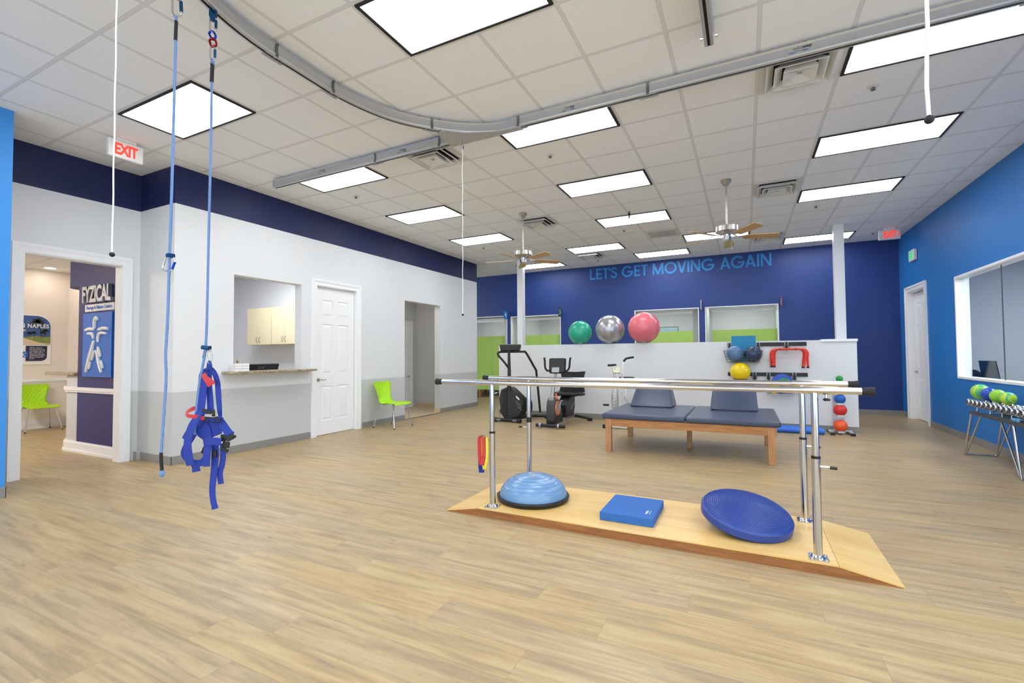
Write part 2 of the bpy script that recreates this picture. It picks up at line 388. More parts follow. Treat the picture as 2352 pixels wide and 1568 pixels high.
XL, XR, YB = -3.85, 5.15, 7.2
slab('floor', -10.2, 8.2, -9.2, 10.4, -.1, 0, M['floor'])
slab('ceiling', -7.2, 5.35, -9.2, 7.35, H, H+.1, M['ceil'])
SW = (-.771, .285, 1.06, 2.393); D1 = (.565, 1.405, 0, 2.425); HO = (2.70, 3.905, 0, 2.40)
wall('wall_left', 'x', XL-.15, XL, -1.5, 5.5, 0, H, M['bands'], (SW, D1, HO))
slab('wall_left_end', -5.2, XL-.15, 5.35, 5.5, 0, H, M['bands'])
slab('wall_left_return', -4.77, XL-.15, -1.5, -1.38, 0, H, M['bands'])
wall('wall_recess', 'x', -4.77, -4.62, -2.88, -1.5, 0, H, M['bands'], ((-2.553, -1.687, 0, 2.425),))
slab('wall_left_front', XL-.15, XL, -9.2, -2.88, 0, H, M['blueL'])
slab('wall_recess_side', -4.77, XL-.15, -3.0, -2.88, 0, H, M['bands'])
WIN = (2.0, 4.456, .885, 2.405); DR = (5.76, 6.735, 0, 2.43)
wall('wall_right', 'x', XR, XR+.15, -9.2, YB+.15, 0, H, M['blue'], (WIN, DR, (-8.6, -5.2, .15, 3.1), (-4.9, -1.5, .15, 3.1)))
for a_ in (-8.6, -4.9): struct(MB().box(XR+.07, XR+.08, a_, a_+3.4, .15, 3.1).build('added_window', M['glass'], smooth=0))  # openings and panes out of view, added to let daylight in from the side
CUB = ((-5.3, -3.86, 0, 2.42), (-3.745, -2.21, 0, 2.385), (-.212, 1.322, 0, 2.39), (1.458, 2.99, 0, 2.39))
wall('wall_back', 'y', YB, YB+.13, -7.2, XR, 0, H, M['navy'], CUB)
wall('wall_front', 'y', -9.2, -9.05, -4.1, 5.3, 0, H, M['white'], ((-3.6, -.8, .15, 3.1), (-.6, 2.1, .15, 3.1), (2.3, 5.0, .15, 3.1)))
for a_ in (-3.6, -.6, 2.3): struct(MB().box(a_, a_+(2.8 if a_ < -1 else 2.7), -9.13, -9.12, .15, 3.1).build('added_window', M['glass'], smooth=0))  # storefront glazing added behind the camera to bring daylight onto the ceiling
slab('wall_passage', -7.2, -7.08, 5.5, YB, 0, H, M['white'])
# baseboards
def bb(name, x0, x1, y0, y1, m=None): return struct(MB().box(x0, x1, y0, y1, 0, .1).build(name, m or M['base'], smooth=0, bevel=.002, seg=1))
bb('baseboard_left', XL, XL+.008, -1.508, .455); bb('baseboard_left_middle', XL, XL+.008, 1.555, HO[0]); bb('baseboard_left_far', XL, XL+.008, HO[1], 5.508)
bb('baseboard_recess', -4.535, XL+.008, -1.508, -1.5); bb('baseboard_recess_wall', -4.62, -4.612, -1.54, -1.508); bb('baseboard_left_front', XL, XL+.008, -9.05, -2.872)
bb('baseboard_recess_side', -4.62, XL+.008, -2.88, -2.872)
bb('baseboard_right', XR-.008, XR, -9.05, 5.66); bb('baseboard_right_far', XR-.008, XR, 6.83, YB); bb('baseboard_back', 2.99, XR-.008, YB-.008, YB)
bb('baseboard_back_middle', -2.21, -.212, YB-.008, YB)

# half-height partition and the two columns behind it
PY0, PY1, PX0, PX1, PH = 4.34, 4.47, -2.583, 3.90, 1.49
slab('wall_partition', PX0, PX1, PY0, PY1, 0, PH, M['white'])
struct(MB().box(PX1-.13, PX1, PY1, 5.42, 0, PH).build('wall_partition_return', M['white'], smooth=0))
struct(MB().box(3.42, PX1+.012, PY0-.02, PY1+.02, PH-.03, PH+.012).build('trim_1', M['trim'], smooth=0, bevel=.004))
bb('baseboard_partition', PX0-.008, PX1+.008, PY0-.008, PY0)
struct(MB().box(-2.755, -2.61, 5.62, 5.77, 0, H).build('column_left', M['trim'], smooth=0))
struct(MB().box(3.79, 3.945, 5.42, 5.575, 0, H).build('column_right', M['trim'], smooth=0))

# door casings and six-panel doors
def casing(name, X, s, a0, a1, zt, w=.1, depth=.15):
    """trim around an opening in an x wall; s = direction the trim faces"""
    mb = MB()
    def bx(x, y0, y1, z0, z1): mb.box(min(X, X+s*x), max(X, X+s*x), y0, y1, z0, z1)
    for y0, y1 in ((a0-w+.03, a0), (a1, a1+w-.03)): bx(.014, y0, y1, 0, zt)
    bx(.014, a0-w+.03, a1+w-.03, zt, zt+w-.03)
    bx(.026, a0-w, a0-w+.03, 0, zt+w); bx(.026, a1+w-.03, a1+w, 0, zt+w); bx(.026, a0-w+.03, a1+w-.03, zt+w-.03, zt+w)
    bx(.020, a0-w+.03, a0-w+.045, 0, zt+w-.03); bx(.020, a1+w-.045, a1+w-.03, 0, zt+w-.03); bx(.020, a0-w+.045, a1+w-.045, zt+w-.045, zt+w-.03)
    for y0, y1 in ((a0-.004, a0+.003), (a1-.003, a1+.004)): mb.box(min(X, X-s*depth), max(X, X-s*depth), y0, y1, 0, zt)
    mb.box(min(X, X-s*depth), max(X, X-s*depth), a0, a1, zt-.012, zt+.004)
    return struct(mb.build(name, M['trim'], smooth=0))
def lever(parent, X, s, y, z, d):
    mb = MB(); mb.cyl((X, y, z), (X+s*.012, y, z), .028, n=20); mb.cyl((X+s*.012, y, z), (X+s*.05, y, z), .010)
    mb.tube(smoothpath([(X+s*.045, y, z), (X+s*.052, y+d*.03, z+.004), (X+s*.052, y+d*.07, z-.006), (X+s*.052, y+d*.115, z+.002)]), .0085, 8)
    return mb.build('door_handle', M['steel'], parent)
def panel_door(name, X, s, y0, y1, z1, hy, hd, mat_=None):
    W = y1-y0; mb = MB(); t = .035
    st = .13*W/.84; ml = .11*W/.84; c = (y0+y1)/2
    cols = ((y0+st, c-ml/2), (c+ml/2, y1-st)); rows = ((.24, .80), (1.00, 1.82), (1.95, 2.22)); rows = [(a*z1/2.42, b*z1/2.42) for a, b in rows]
    holes = [(a, b, p, q) for a, b in cols for p, q in rows]
    A = sorted({y0, y1, *[h[0] for h in holes], *[h[1] for h in holes]}); Z = sorted({.01, z1, *[h[2] for h in holes], *[h[3] for h in holes]})
    xf_, xb = X, X-s*t
    for i in range(len(A)-1):
        for j in range(len(Z)-1):
            am, zm = (A[i]+A[i+1])/2, (Z[j]+Z[j+1])/2
            if any(h[0] < am < h[1] and h[2] < zm < h[3] for h in holes): mb.box(min(xb, xf_-s*.012), max(xb, xf_-s*.012), A[i], A[i+1], Z[j], Z[j+1])
            else: mb.box(min(xb, xf_), max(xb, xf_), A[i], A[i+1], Z[j], Z[j+1])
    for a, b, p, q in holes:
        g, r = .012, .035
        o = [(a+g, p+g), (b-g, p+g), (b-g, q-g), (a+g, q-g)]; n = [(a+g+r, p+g+r), (b-g-r, p+g+r), (b-g-r, q-g-r), (a+g+r, q-g-r)]
        mb.rings([[V(X-s*.012, u, v) for u, v in o], [V(X-s*.001, u, v) for u, v in n]])
    d = struct(mb.build(name, mat_ or M['trim'], smooth=0))
    lever(d, X, s, hy, .91*z1/2.42, hd)
    return d
casing('trim_2', XL, 1, D1[0], D1[1], D1[3]); panel_door('door_1', XL-.045, 1, D1[0]+.014, D1[1]-.014, D1[3]-.02, D1[0]+.07, 1)
casing('trim_3', -4.62, 1, -2.553, -1.687, 2.425); casing('trim_4', XR, -1, DR[0], DR[1], DR[3])
panel_door('door_2', XR+.10, -1, DR[0]+.014, DR[1]-.014, DR[3]-.02, DR[1]-.07, -1)

# ---- hallway behind the opening
slab('floor_hall', -5.3, XL, HO[0]-1.2, 4.85, 0, .004, M['beige'])
struct(MB().box(XL-.012, XL+.02, HO[0], HO[1], .0, .008).build('trim_5', M['darkg'], smooth=0))
slab('wall_hall_back', -5.3, XL-.15, 4.75, 4.85, 0, 2.9, M['grey']); wall('wall_hall_side', 'x', -5.3, -5.2, 1.72, 4.75, 0, 2.9, M['grey'], ())
slab('ceiling_hall', -5.3, XL-.15, 1.72, 4.85, 2.9, 3.0, M['white'])
panel_door('door_3', -5.17, 1, 3.62, 4.50, 2.05, 4.42, -1)
casing('trim_6', -5.199, 1, 3.60, 4.52, 2.07, .07, .001)
struct(MB().box(-5.19, XL-.15, 4.738, 4.75, .004, .105).build('baseboard_hall', M['beige'], smooth=0))
struct(MB().box(XL-.156, XL-.006, HO[1]-.01, HO[1], .004, .105).build('baseboard_hall_jamb', M['beige'], smooth=0))

# ---- service room behind the counter window
slab('wall_service_back', -7.9, XL-.15, 1.62, 1.72, 0, 3.05, M['white']); slab('wall_service_left', -8.0, -7.9, -.4, 1.72, 0, 3.05, M['white'])
slab('wall_service_side', -6.2, -6.12, -1.38, -.4, 0, 3.05, M['white'])
slab('wall_service_corner', -8.0, -6.2, -.4, -.34, 0, 3.05, M['white'])
slab('ceiling_service', -7.9, XL-.15, -.36, 1.62, 2.98, 3.05, M['louv']); slab('ceiling_service_end', -6.12, XL-.15, -1.38, -.36, 2.98, 3.05, M['louv'])
# ---- reception: walls, ceiling and the curved navy wall
slab('wall_reception_far', -9.5, -9.35, -6.0, -.4, 0, 2.92, M['cream']); slab('wall_reception_side', -9.35, -6.2, -.5, -.4, 0, 2.92, M['cream'])
slab('wall_reception_front', -9.35, -4.77, -6.1, -6.0, 0, 2.92, M['cream']); slab('wall_reception_divider', -6.2, -4.77, -1.38, -1.3, 0, 3.05, M['cream'])
struct(MB().box(-4.78, -4.775, -6.0, -2.88, 0, 2.92).build('wall_reception_near', M['cream'], smooth=0))
slab('ceiling_reception', -9.5, -4.77, -6.1, -.4, 2.92, 3.0, mat_ceiling(name='reception_ceiling_tile'))
struct(MB().box(-9.35, -9.33, -6, -.5, .86, .90).box(-9.35, -9.342, -6, -.5, .84, .86).build('trim_7', M['trim'], smooth=0, bevel=.003))
struct(MB().box(-9.35, -9.335, -6, -.5, 0, .15).box(-9.35, -9.325, -6, -.5, 0, .03).build('baseboard_reception', M['trim'], smooth=0))
struct(MB().box(-9.35, -6.2, -.515, -.5, 0, .15).build('baseboard_reception_side', M['trim'], smooth=0)); struct(MB().box(-9.35, -6.2, -.52, -.5, .85, .90).build('trim_8', M['trim'], smooth=0))
def arc_plan(x_end, y_front, r, x_right, off=0.):
    p = [(x_right, y_front-off)]
    for i in range(13):
        a = -PI/2 - i/12*PI/2; p.append((x_end+r+(r+off)*math.cos(a), y_front+r+(r+off)*math.sin(a)))
    p += [(x_end-off, -1.0+.0), (x_right, -1.0)] if False else [(x_end-off, y_front+r+.0), (x_right, y_front+r)]
    return p
up = lambda u, v, d: (u, v, d)
XE = -6.53; YF = -1.6
struct(MB().prism(arc_plan(XE+.04, YF, .31, -4.78), up, 2.28, 2.92).build('wall_reception_bulkhead', M['navyd']))
slab('wall_reception_logo', -5.955, -4.78, YF, -1.45, 1.085, 2.28, M['navyd'])
slab('wall_reception_logo_low', -5.955, -4.78, YF, -1.45, 0.0, 1.085, M['navyd'])
dk = thing('reception_desk', 'curved pale grey end of the reception desk with a white moulding and granite top', 'desk', (-6.0, -1.45, 0))
MB().prism([q for q in arc_plan(XE, YF+.004, .31, -5.957)], up, 0, 1.04).build('desk_body', M['grey'], dk)
MB().prism(arc_plan(XE, YF, .31, -4.79, .028), up, .84, .885).prism(arc_plan(XE, YF, .31, -4.79, .018), up, .815, .84).build('moulding', M['trim'], dk)
MB().prism(arc_plan(XE, YF, .31, -4.79, .022), up, 0, .125).prism(arc_plan(XE, YF, .31, -4.79, .035), up, 0, .03).prism(arc_plan(XE, YF, .31, -4.79, .012), up, .125, .145).build('skirting', M['trim'], dk)
MB().prism([(-5.957, -1.64), (-6.85, -1.64), (-7.02, -1.58), (-7.09, -1.49), (-7.05, -1.38), (-6.9, -1.3), (-5.957, -1.3)], up, 1.045, 1.08).build('desk_top', M['granite'], dk, bevel=.008)
ph = thing('desk_telephone', 'small grey telephone on the reception desk top beside the navy wall', 'telephone', (-6.10, -1.42, 1.082))
MB().cbox((0, 0, .03), (.16, .17, .05)).build('base', M['silver'], ph, world=False, bevel=.01); MB().tube([(-.03, -.07, .075), (-.03, 0, .095), (-.03, .07, .075)], .018).build('handset', M['darkg'], ph, world=False)

# logo lettering, strap line and figure panel on the navy wall
fr = lambda x0, z0, y0: (lambda u, v, d: (x0+u, y0-d, z0+v))
tag(text_mesh('FYZICAL', .755, .225, .045, fr(-5.745, 2.02, YF-.003), bold=.035, spacing=.95).build('logo_lettering', M['alu'], smooth=0), 'thick silver capital letters at the top of the navy reception wall', 'lettering')
sp = thing('strapline_sign', 'thin white sign strip under the silver capital letters', 'sign', (-5.28, YF, 1.93))
MB().box(-5.745, -4.97, YF-.014, YF-.002, 1.905, 2.0).build('panel', M['signw'], sp, smooth=0)
text_mesh('Therapy & Balance Centers', .69, .06, .003, fr(-5.71, 1.92, YF-.014)).build('lettering', M['sblue'], sp, smooth=0)
lg = thing('logo_sign', 'square bright blue panel with a white brush stroke figure, arms outspread', 'sign', (-5.28, YF, 1.04))
MB().box(-5.75, -4.985, YF-.03, YF-.002, 1.03, 1.88).build('panel', M['sblue'], lg, smooth=0, bevel=.003)
def stroke(mb, pts, r):
    q = smoothpath([(-5.75+(x-472)/198*.765, YF-.038, 1.03+(880-y-(x-472)*.03)/372*.85) for x, y in pts], 5)
    n = len(q); mb.tube(q, r, 10, rs=[r*(.55+.45*math.sin(PI*min(1, max(0, .12+.76*i/(n-1))))) for i in range(n)])
mb = MB()
for pts, r in (([(582, 546), (570, 535), (561, 560), (560, 598)], .024), ([(497, 606), (525, 598), (556, 602)], .022), ([(588, 604), (620, 596), (650, 600)], .022), ([(512, 626), (545, 628), (555, 655)], .020),
               ([(640, 626), (600, 624), (587, 645), (585, 675)], .020), ([(558, 668), (545, 715), (525, 780), (506, 850)], .024), ([(562, 724), (555, 755), (545, 780)], .018), ([(536, 790), (532, 812), (526, 832)], .016),
               ([(586, 704), (596, 730), (605, 758)], .020), ([(577, 722), (588, 765), (600, 810), (612, 848)], .022), ([(608, 782), (616, 803), (621, 824)], .016)): stroke(mb, pts, r)
mb.build('figure', M['paper'], lg)
# framed notice / poster on the far reception wall (faces +x)
ps = thing('beach_poster', 'wall poster of palm trees on a beach with a navy text box', 'poster', (-9.345, -1.3, 1.2))
def pf(y0, z0, x): return lambda u, v, d: (x+d, y0+u, z0+v)
def rnd(a, b, c, d, r):
    p = [(a, c), (b, c)]
    for i in range(9): t = PI/2*i/8; p.append((b-r+r*math.cos(t), d-r+r*math.sin(t)))
    p.append((a, d)); return p
MB().prism(rnd(-1.9, -.745, 1.17, 2.08, .2), lambda u, v, d: (-9.349+d, u, v), 0, .012).build('board', M['paper'], ps, smooth=0)
MB().prism(rnd(-1.9, -.755, 1.55, 2.06, .19), lambda u, v, d: (-9.337+d, u, v), 0, .002).build('sky', mat('poster_sky', '#3c5f9e', .5, noise=.35, nscale=3), ps, smooth=0)
MB().prism([(-1.9, 1.55), (-.755, 1.55), (-.755, 1.68), (-.95, 1.69), (-1.1, 1.67), (-1.9, 1.68)], lambda u, v, d: (-9.335+d, u, v), 0, .002).build('dune', mat('poster_grass', '#7f8f4c', .6, noise=.4, nscale=25), ps, smooth=0)
MB().prism([(-1.9, 1.53), (-.755, 1.53), (-.755, 1.555), (-.9, 1.57), (-1.03, 1.62), (-1.12, 1.655), (-1.9, 1.67)], lambda u, v, d: (-9.333+d, u, v), 0, .002).build('sand', mat('poster_sand', '#d6c3a8', .6), ps, smooth=0)
mb = MB()
def palm(cy, cz, s, by, bz):
    X = -9.331
    mb.ribbon([(X, by, bz), (X, (by+cy)/2+.01, (bz+cz)/2), (X, cy, cz)], .012*s+.004, .001, (0, 1, 0))
    for i in range(11):
        a = -.5+i*(PI+1.0)/10; L = .15*s*(.8+.3*random.random())
        mb.ribbon([(X, cy, cz), (X, cy+L*.55*math.cos(a), cz+L*.55*math.sin(a)+.02*s), (X, cy+L*math.cos(a), cz+L*math.sin(a)-.03*s)], [.03*s, .035*s, .004], .001, (0, -math.sin(a), math.cos(a)))
palm(-.93, 1.94, .75, -.875, 1.67); palm(-.825, 1.79, .34, -.825, 1.67); palm(-.855, 1.75, .3, -.855, 1.67); palm(-.98, 1.745, .28, -.98, 1.67); palm(-1.04, 1.735, .28, -1.04, 1.67)
mb.build('palm_trees', mat('poster_palm', '#2c3a24', .7), ps, smooth=0)
text_mesh('N NAPLES', .375, .075, .002, pf(-1.155, 1.838, -9.329), bold=.02, spacing=1.1).build('heading', M['paper'], ps, smooth=0)
text_mesh('m', .05, .03, .002, pf(-1.14, 1.775, -9.329), bold=.02).build('heading', M['paper'], ps, smooth=0)
MB().prism([(-1.08, 1.235), (-.87, 1.235), (-.82, 1.26), (-.80, 1.30), (-.797, 1.51), (-1.08, 1.51)], lambda u, v, d: (-9.335+d, u, v), 0, .004).build('text_box', mat('poster_navy', '#23234f', .5), ps, smooth=0)
text_mesh('FYZICAL is unlike any\nother therapy center. Our\ncomprehensive, expert staff\nteam is 100% focused on\nhelping you to achieve your\noptimal health and wellness,\nand back to living the life\nyou love.', .21, .22, .001, pf(-1.035, 1.265, -9.330)).build('body_text', M['paper'], ps, smooth=0)
MB().box(-9.330, -9.326, -1.17, -1.055, 1.305, 1.405).build('emblem', M['sblue'], ps, smooth=0)
mb = MB()
for p in ([(-1.15, 1.375), (-1.125, 1.38)], [(-1.105, 1.38), (-1.075, 1.375)], [(-1.11, 1.365), (-1.12, 1.34), (-1.14, 1.32)], [(-1.11, 1.345), (-1.085, 1.32)]): mb.ribbon([(-9.325, a, b) for a, b in p], .009, .001, (0, .5, .8))
mb.build('emblem_figure', M['paper'], ps, smooth=0)

# ------------------------------------------------------------------ ceiling furniture
def make_light():
    t = thing('ceiling_light', '', 'ceiling light', (0, 0, H), 0, 'recessed fluorescent troffers')
    w, h = 2*T-.03, T-.03; mb = MB()
    for a, b, c, d in ((-w/2, w/2, -h/2, -h/2+.02), (-w/2, w/2, h/2-.02, h/2), (-w/2, -w/2+.026, -h/2, h/2), (w/2-.026, w/2, -h/2, h/2)): mb.box(a, b, c, d, -.012, 0)
    mb.build('frame', M['blackm'], t, world=False, smooth=0)
    MB().box(-w/2+.026, w/2-.026, -h/2+.02, h/2-.02, -.006, -.001).build('diffuser', M['diff'], t, world=False, smooth=0)
    return t
L0 = make_light(); first = True
LIGHTS = [(-5, -4, 'square lit troffer in front of the left exit sign, seen between the two blue ropes'), (0, -4, 'largest lit troffer, cut by the top edge of the photo, inside the curved rail'),
 (-5, -1, 'lit troffer just under the free end of the straight ceiling rail'), (0, -1, 'lit troffer touching the straight rail right of the rail junction'), (5, -1, 'lit troffer under the straight rail at the top right corner'),
 (-5, 2, 'second lit troffer along the left wall, beyond the rail end'), (0, 2, 'lit troffer in mid ceiling left of the larger looking ceiling fan'), (5, 2, 'lit troffer crossed by the white cord with a black ball on the right'),
 (-5, 5, 'third lit troffer along the left wall, before the smaller looking fan'), (0, 5, 'lit troffer behind the small dark ceiling bracket, above the wall lettering'), (5, 5, 'third lit troffer along the right wall, beyond the ceiling air vent'),
 (-2, 8, 'short lit troffer with a small air vent right behind it'), (2, 8, 'lit troffer directly behind the blades of the right ceiling fan'), (-5, 10, 'farthest lit troffer, behind the top of the left white column'),
 (0, 10, 'lit troffer just in front of the wall lettering'), (5, 10, 'lit troffer behind the top of the right white column')]
EXTRA = [(5, -4), (-5, -7), (0, -7), (5, -7), (-5, -10), (0, -10), (5, -10), (-5, -13), (0, -13), (5, -13)]  # troffer rows continued out of view, added for illumination
for u, v, lb in LIGHTS+[(u, v, 'unseen lit troffer repeated behind the camera for illumination') for u, v in EXTRA]:
    o = L0 if first else copy_tree(L0); first = False
    o.location = ((u+1)*T, (v+.5)*T, H); o['label'] = lb
def make_vent():
    t = thing('ceiling_vent', '', 'air vent', (0, 0, H), 0, 'square ceiling air diffusers'); S = T-.03
    MB().box(-.22, .22, -.22, .22, -.004, -.001).build('duct_shade', M['dark'], t, world=False, smooth=0)  # black plate puts the shade of the duct interior into colour
    mb = MB(); 
    for a in (-1, 1): mb.box(-S/2, S/2, a*S/2-(.05 if a > 0 else 0), a*S/2+(0 if a > 0 else .05), -.008, -.001); mb.box(a*S/2-(.05 if a > 0 else 0), a*S/2+(0 if a > 0 else .05), -S/2+.05, S/2-.05, -.008, -.001)
    mb.build('frame', M['louv'], t, world=False, smooth=0)
    for r0, r1, z0, z1 in ((.245, .20, -.055, -.012), (.185, .135, -.070, -.018)):
        mb = MB(); mb.rings([[(x*r, y*r, z) for x, y in ((-1, -1), (1, -1), (1, 1), (-1, 1))] for r, z in ((r0, z0), (r1, z1), (r1-.012, z1), (r0-.012, z0-.003), (r0, z0))], caps=False)
        mb.build('louvre', M['louv'], t, world=False, smooth=0)
    MB().rings and None
    mb = MB(); mb.rings([[(x*r, y*r, z) for x, y in ((-1, -1), (1, -1), (1, 1), (-1, 1))] for r, z in ((.12, -.078), (.11, -.082), (.02, -.055), (.02, -.02), (.10, -.03), (.12, -.078))], caps=False)
    mb.build('centre_cone', M['louv'], t, world=False, smooth=0)
    return t
v0 = make_vent()
for i, (u, v, lb) in enumerate([(4, -1, 'large square ceiling air vent half under the straight rail at upper right'), (-2, -1, 'ceiling air vent tucked under the rail beside the junction plate'), (4, 4, 'ceiling air vent right of the right fan rod'),
     (-2, 4, 'ceiling air vent beside the rod of the left fan'), (-2, 9, 'small far ceiling air vent behind a short troffer'), (4, 9, 'far ceiling air vent behind the right fan blade')]):
    o = v0 if i == 0 else copy_tree(v0); o.location = ((u+.5)*T, (v+.5)*T, H); o['label'] = lb
rt = thing('return_grille', 'flat pale return air grille of four small panels in the far ceiling', 'air vent', (1.5*T, 7.5*T, H))
MB().box(-.29, .29, -.29, .29, -.006, -.001).build('frame', M['louv'], rt, world=False, smooth=0)
mb = MB()
for i in range(4): mb.box(-.25+i*.127, -.14+i*.127, -.2, .2, -.012, -.006)
mb.build('panel', mat('perforated_panel', '#bfbfbd', .6), rt, world=False, smooth=0)
def make_sprinkler():
    t = thing('sprinkler', '', 'sprinkler', (0, 0, H), 0, 'ceiling fire sprinklers')
    MB().lathe([(.045, -.001), (.045, -.004), (.03, -.010), (.012, -.012)], n=20).build('escutcheon', M['louv'], t, world=False)
    mb = MB(); mb.cyl((0, 0, -.01), (0, 0, -.035), .008, n=8); mb.cyl((0, 0, -.035), (0, 0, -.038), .018, n=10); mb.tube([(-.015, 0, -.015), (-.015, 0, -.036)], .003, 6); mb.tube([(.015, 0, -.015), (.015, 0, -.036)], .003, 6)
    mb.build('head', M['darkg'], t, world=False); return t
s0 = make_sprinkler()
for i, (u, v, lb) in enumerate([(0, 0, 'ceiling sprinkler just beyond the troffer at the rail junction'), (5, 0, 'nearest ceiling sprinkler, at the upper right beside the hanging white cord'), (-5, 0, 'ceiling sprinkler nearest to the left navy band'),
      (0, 6, 'ceiling sprinkler above the far return grille'), (5, 6, 'ceiling sprinkler right of the right fan, past the third troffer'), (-5, 6, 'ceiling sprinkler left of the left fan'), (7, 10, 'ceiling sprinkler left of the right exit sign'), (-2, 10, 'farthest small sprinkler before the wall lettering')]):
    o = s0 if i == 0 else copy_tree(s0); o.location = ((u+.5)*T, (v+.5)*T, H); o['label'] = lb
hk = thing('ceiling_bracket', 'small dark bracket hanging from the ceiling beside a troffer', 'bracket', (.645, 2.88, H))
MB().cyl((0, 0, -.001), (0, 0, -.03), .012, n=10).build('stem', M['darkg'], hk, world=False); MB().cyl((0, 0, -.03), (0, 0, -.12), .018, .010, n=10).build('hook', M['blackm'], hk, world=False)

# ceiling fans
def make_fan():
    t = thing('ceiling_fan', '', 'ceiling fan', (0, 0, H), 0, 'brushed metal ceiling fans')
    MB().lathe([(.002, -.001), (.068, -.001), (.068, -.022), (.05, -.045), (.034, -.07), (.018, -.078), (.002, -.08)], n=28).build('canopy', M['steel'], t, world=False)
    MB().cyl((0, 0, -.07), (0, 0, -.62), .011, n=12).build('downrod', M['steel'], t, world=False)
    MB().lathe([(.012, -.60), (.035, -.615), (.11, -.622), (.142, -.635), (.145, -.70), (.130, -.712), (.06, -.735), (.05, -.74)], n=36).build('motor', M['steel'], t, world=False)
    MB().lathe([(.05, -.735), (.045, -.76), (.052, -.765), (.052, -.815), (.03, -.825), (.005, -.828)], n=24).build('switch_housing', M['chrome'], t, world=False)
    for i in range(5):
        a = math.radians(72*i); c, s = math.cos(a), math.sin(a)
        m = Matrix.Rotation(a, 4, 'Z') @ Matrix.Translation((.0, 0, -.776)) @ Matrix.Rotation(math.radians(-13), 4, 'X')
        prof = [(.215, .048), (.26, .056), (.60, .068), (.635, .060), (.65, .035)]
        poly = [(x, -w) for x, w in prof]+[(x, w) for x, w in reversed(prof)]
        b = MB().prism(poly, lambda u, v, d: (u, v, d), -.004, .004).xf(m).build('blade', M['fan'], t, world=False, smooth=0)
        mb = MB(); mb.ribbon([(.09, 0, .036), (.14, 0, .0), (.19, 0, .006), (.25, 0, .007)], [.03, .022, .04, .075], .004, (0, 1, 0)); mb.xf(m).build('blade_arm', M['steel'], b, world=False)
    mb = MB(); mb.tube([(.05, -.02, -.80), (.05, -.02, -.93)], .0015, 6); mb.sphere((.05, -.02, -.94), .008, n=10); mb.tube([(-.045, .02, -.80), (-.045, .02, -.86)], .0015, 6)
    mb.build('pull_chain', M['steel'], t, world=False); return t
f0 = make_fan(); f0['label'] = 'ceiling fan with light wood blades in front of the left white column'; f0.location = (-.944, 2.178, H); f0.rotation_euler.z = math.radians(45)
f1 = copy_tree(f0); f1['label'] = 'ceiling fan with light wood blades right of centre, nearer the right column'; f1.location = (2.113, 2.13, H); f1.rotation_euler.z = math.radians(17)

# exit signs
def exit_sign(label, loc, rz, w, h, glow, arrow=False, mount='top'):
    t = thing('exit_sign', label, 'exit sign', loc, rz)
    MB().box(-w/2, w/2, -.025, .025, -h/2, h/2).build('housing', M['signw'], t, world=False, bevel=.008)
    if mount == 'top': MB().box(-.09, .09, -.03, .03, h/2, h/2+.03).build('mount', M['signw'], t, world=False, bevel=.005)
    tw = w*.60 if arrow else w*.66; x0 = -w*.33 if not arrow else -w*.28
    mb = text_mesh('EXIT', tw, h*.66, .003, lambda u, v, d: (x0+u, -.025-d, -h*.33+v), bold=.03, spacing=.9)
    if arrow: mb.tube([(x0+tw+.015, -.027, h*.17), (x0+tw+.05, -.027, 0), (x0+tw+.015, -.027, -h*.17)], .007, 6)
    mb.build('letters', glow, t, world=False, smooth=0); return t
exit_sign('red EXIT sign under the ceiling near the left navy band', (-3.62, -2.105, 3.49), PI/2, .31, .185, M['redglow'])
exit_sign('red EXIT sign with an arrow at the far right corner of the ceiling', (4.78, 6.2, 3.495), 0, .33, .19, M['redglow'], True)
exit_sign('small green EXIT sign on the blue wall above the door', (XR-.03, 6.22, 3.07), -PI/2, .30, .20, M['grnglow'], False, 'wall')

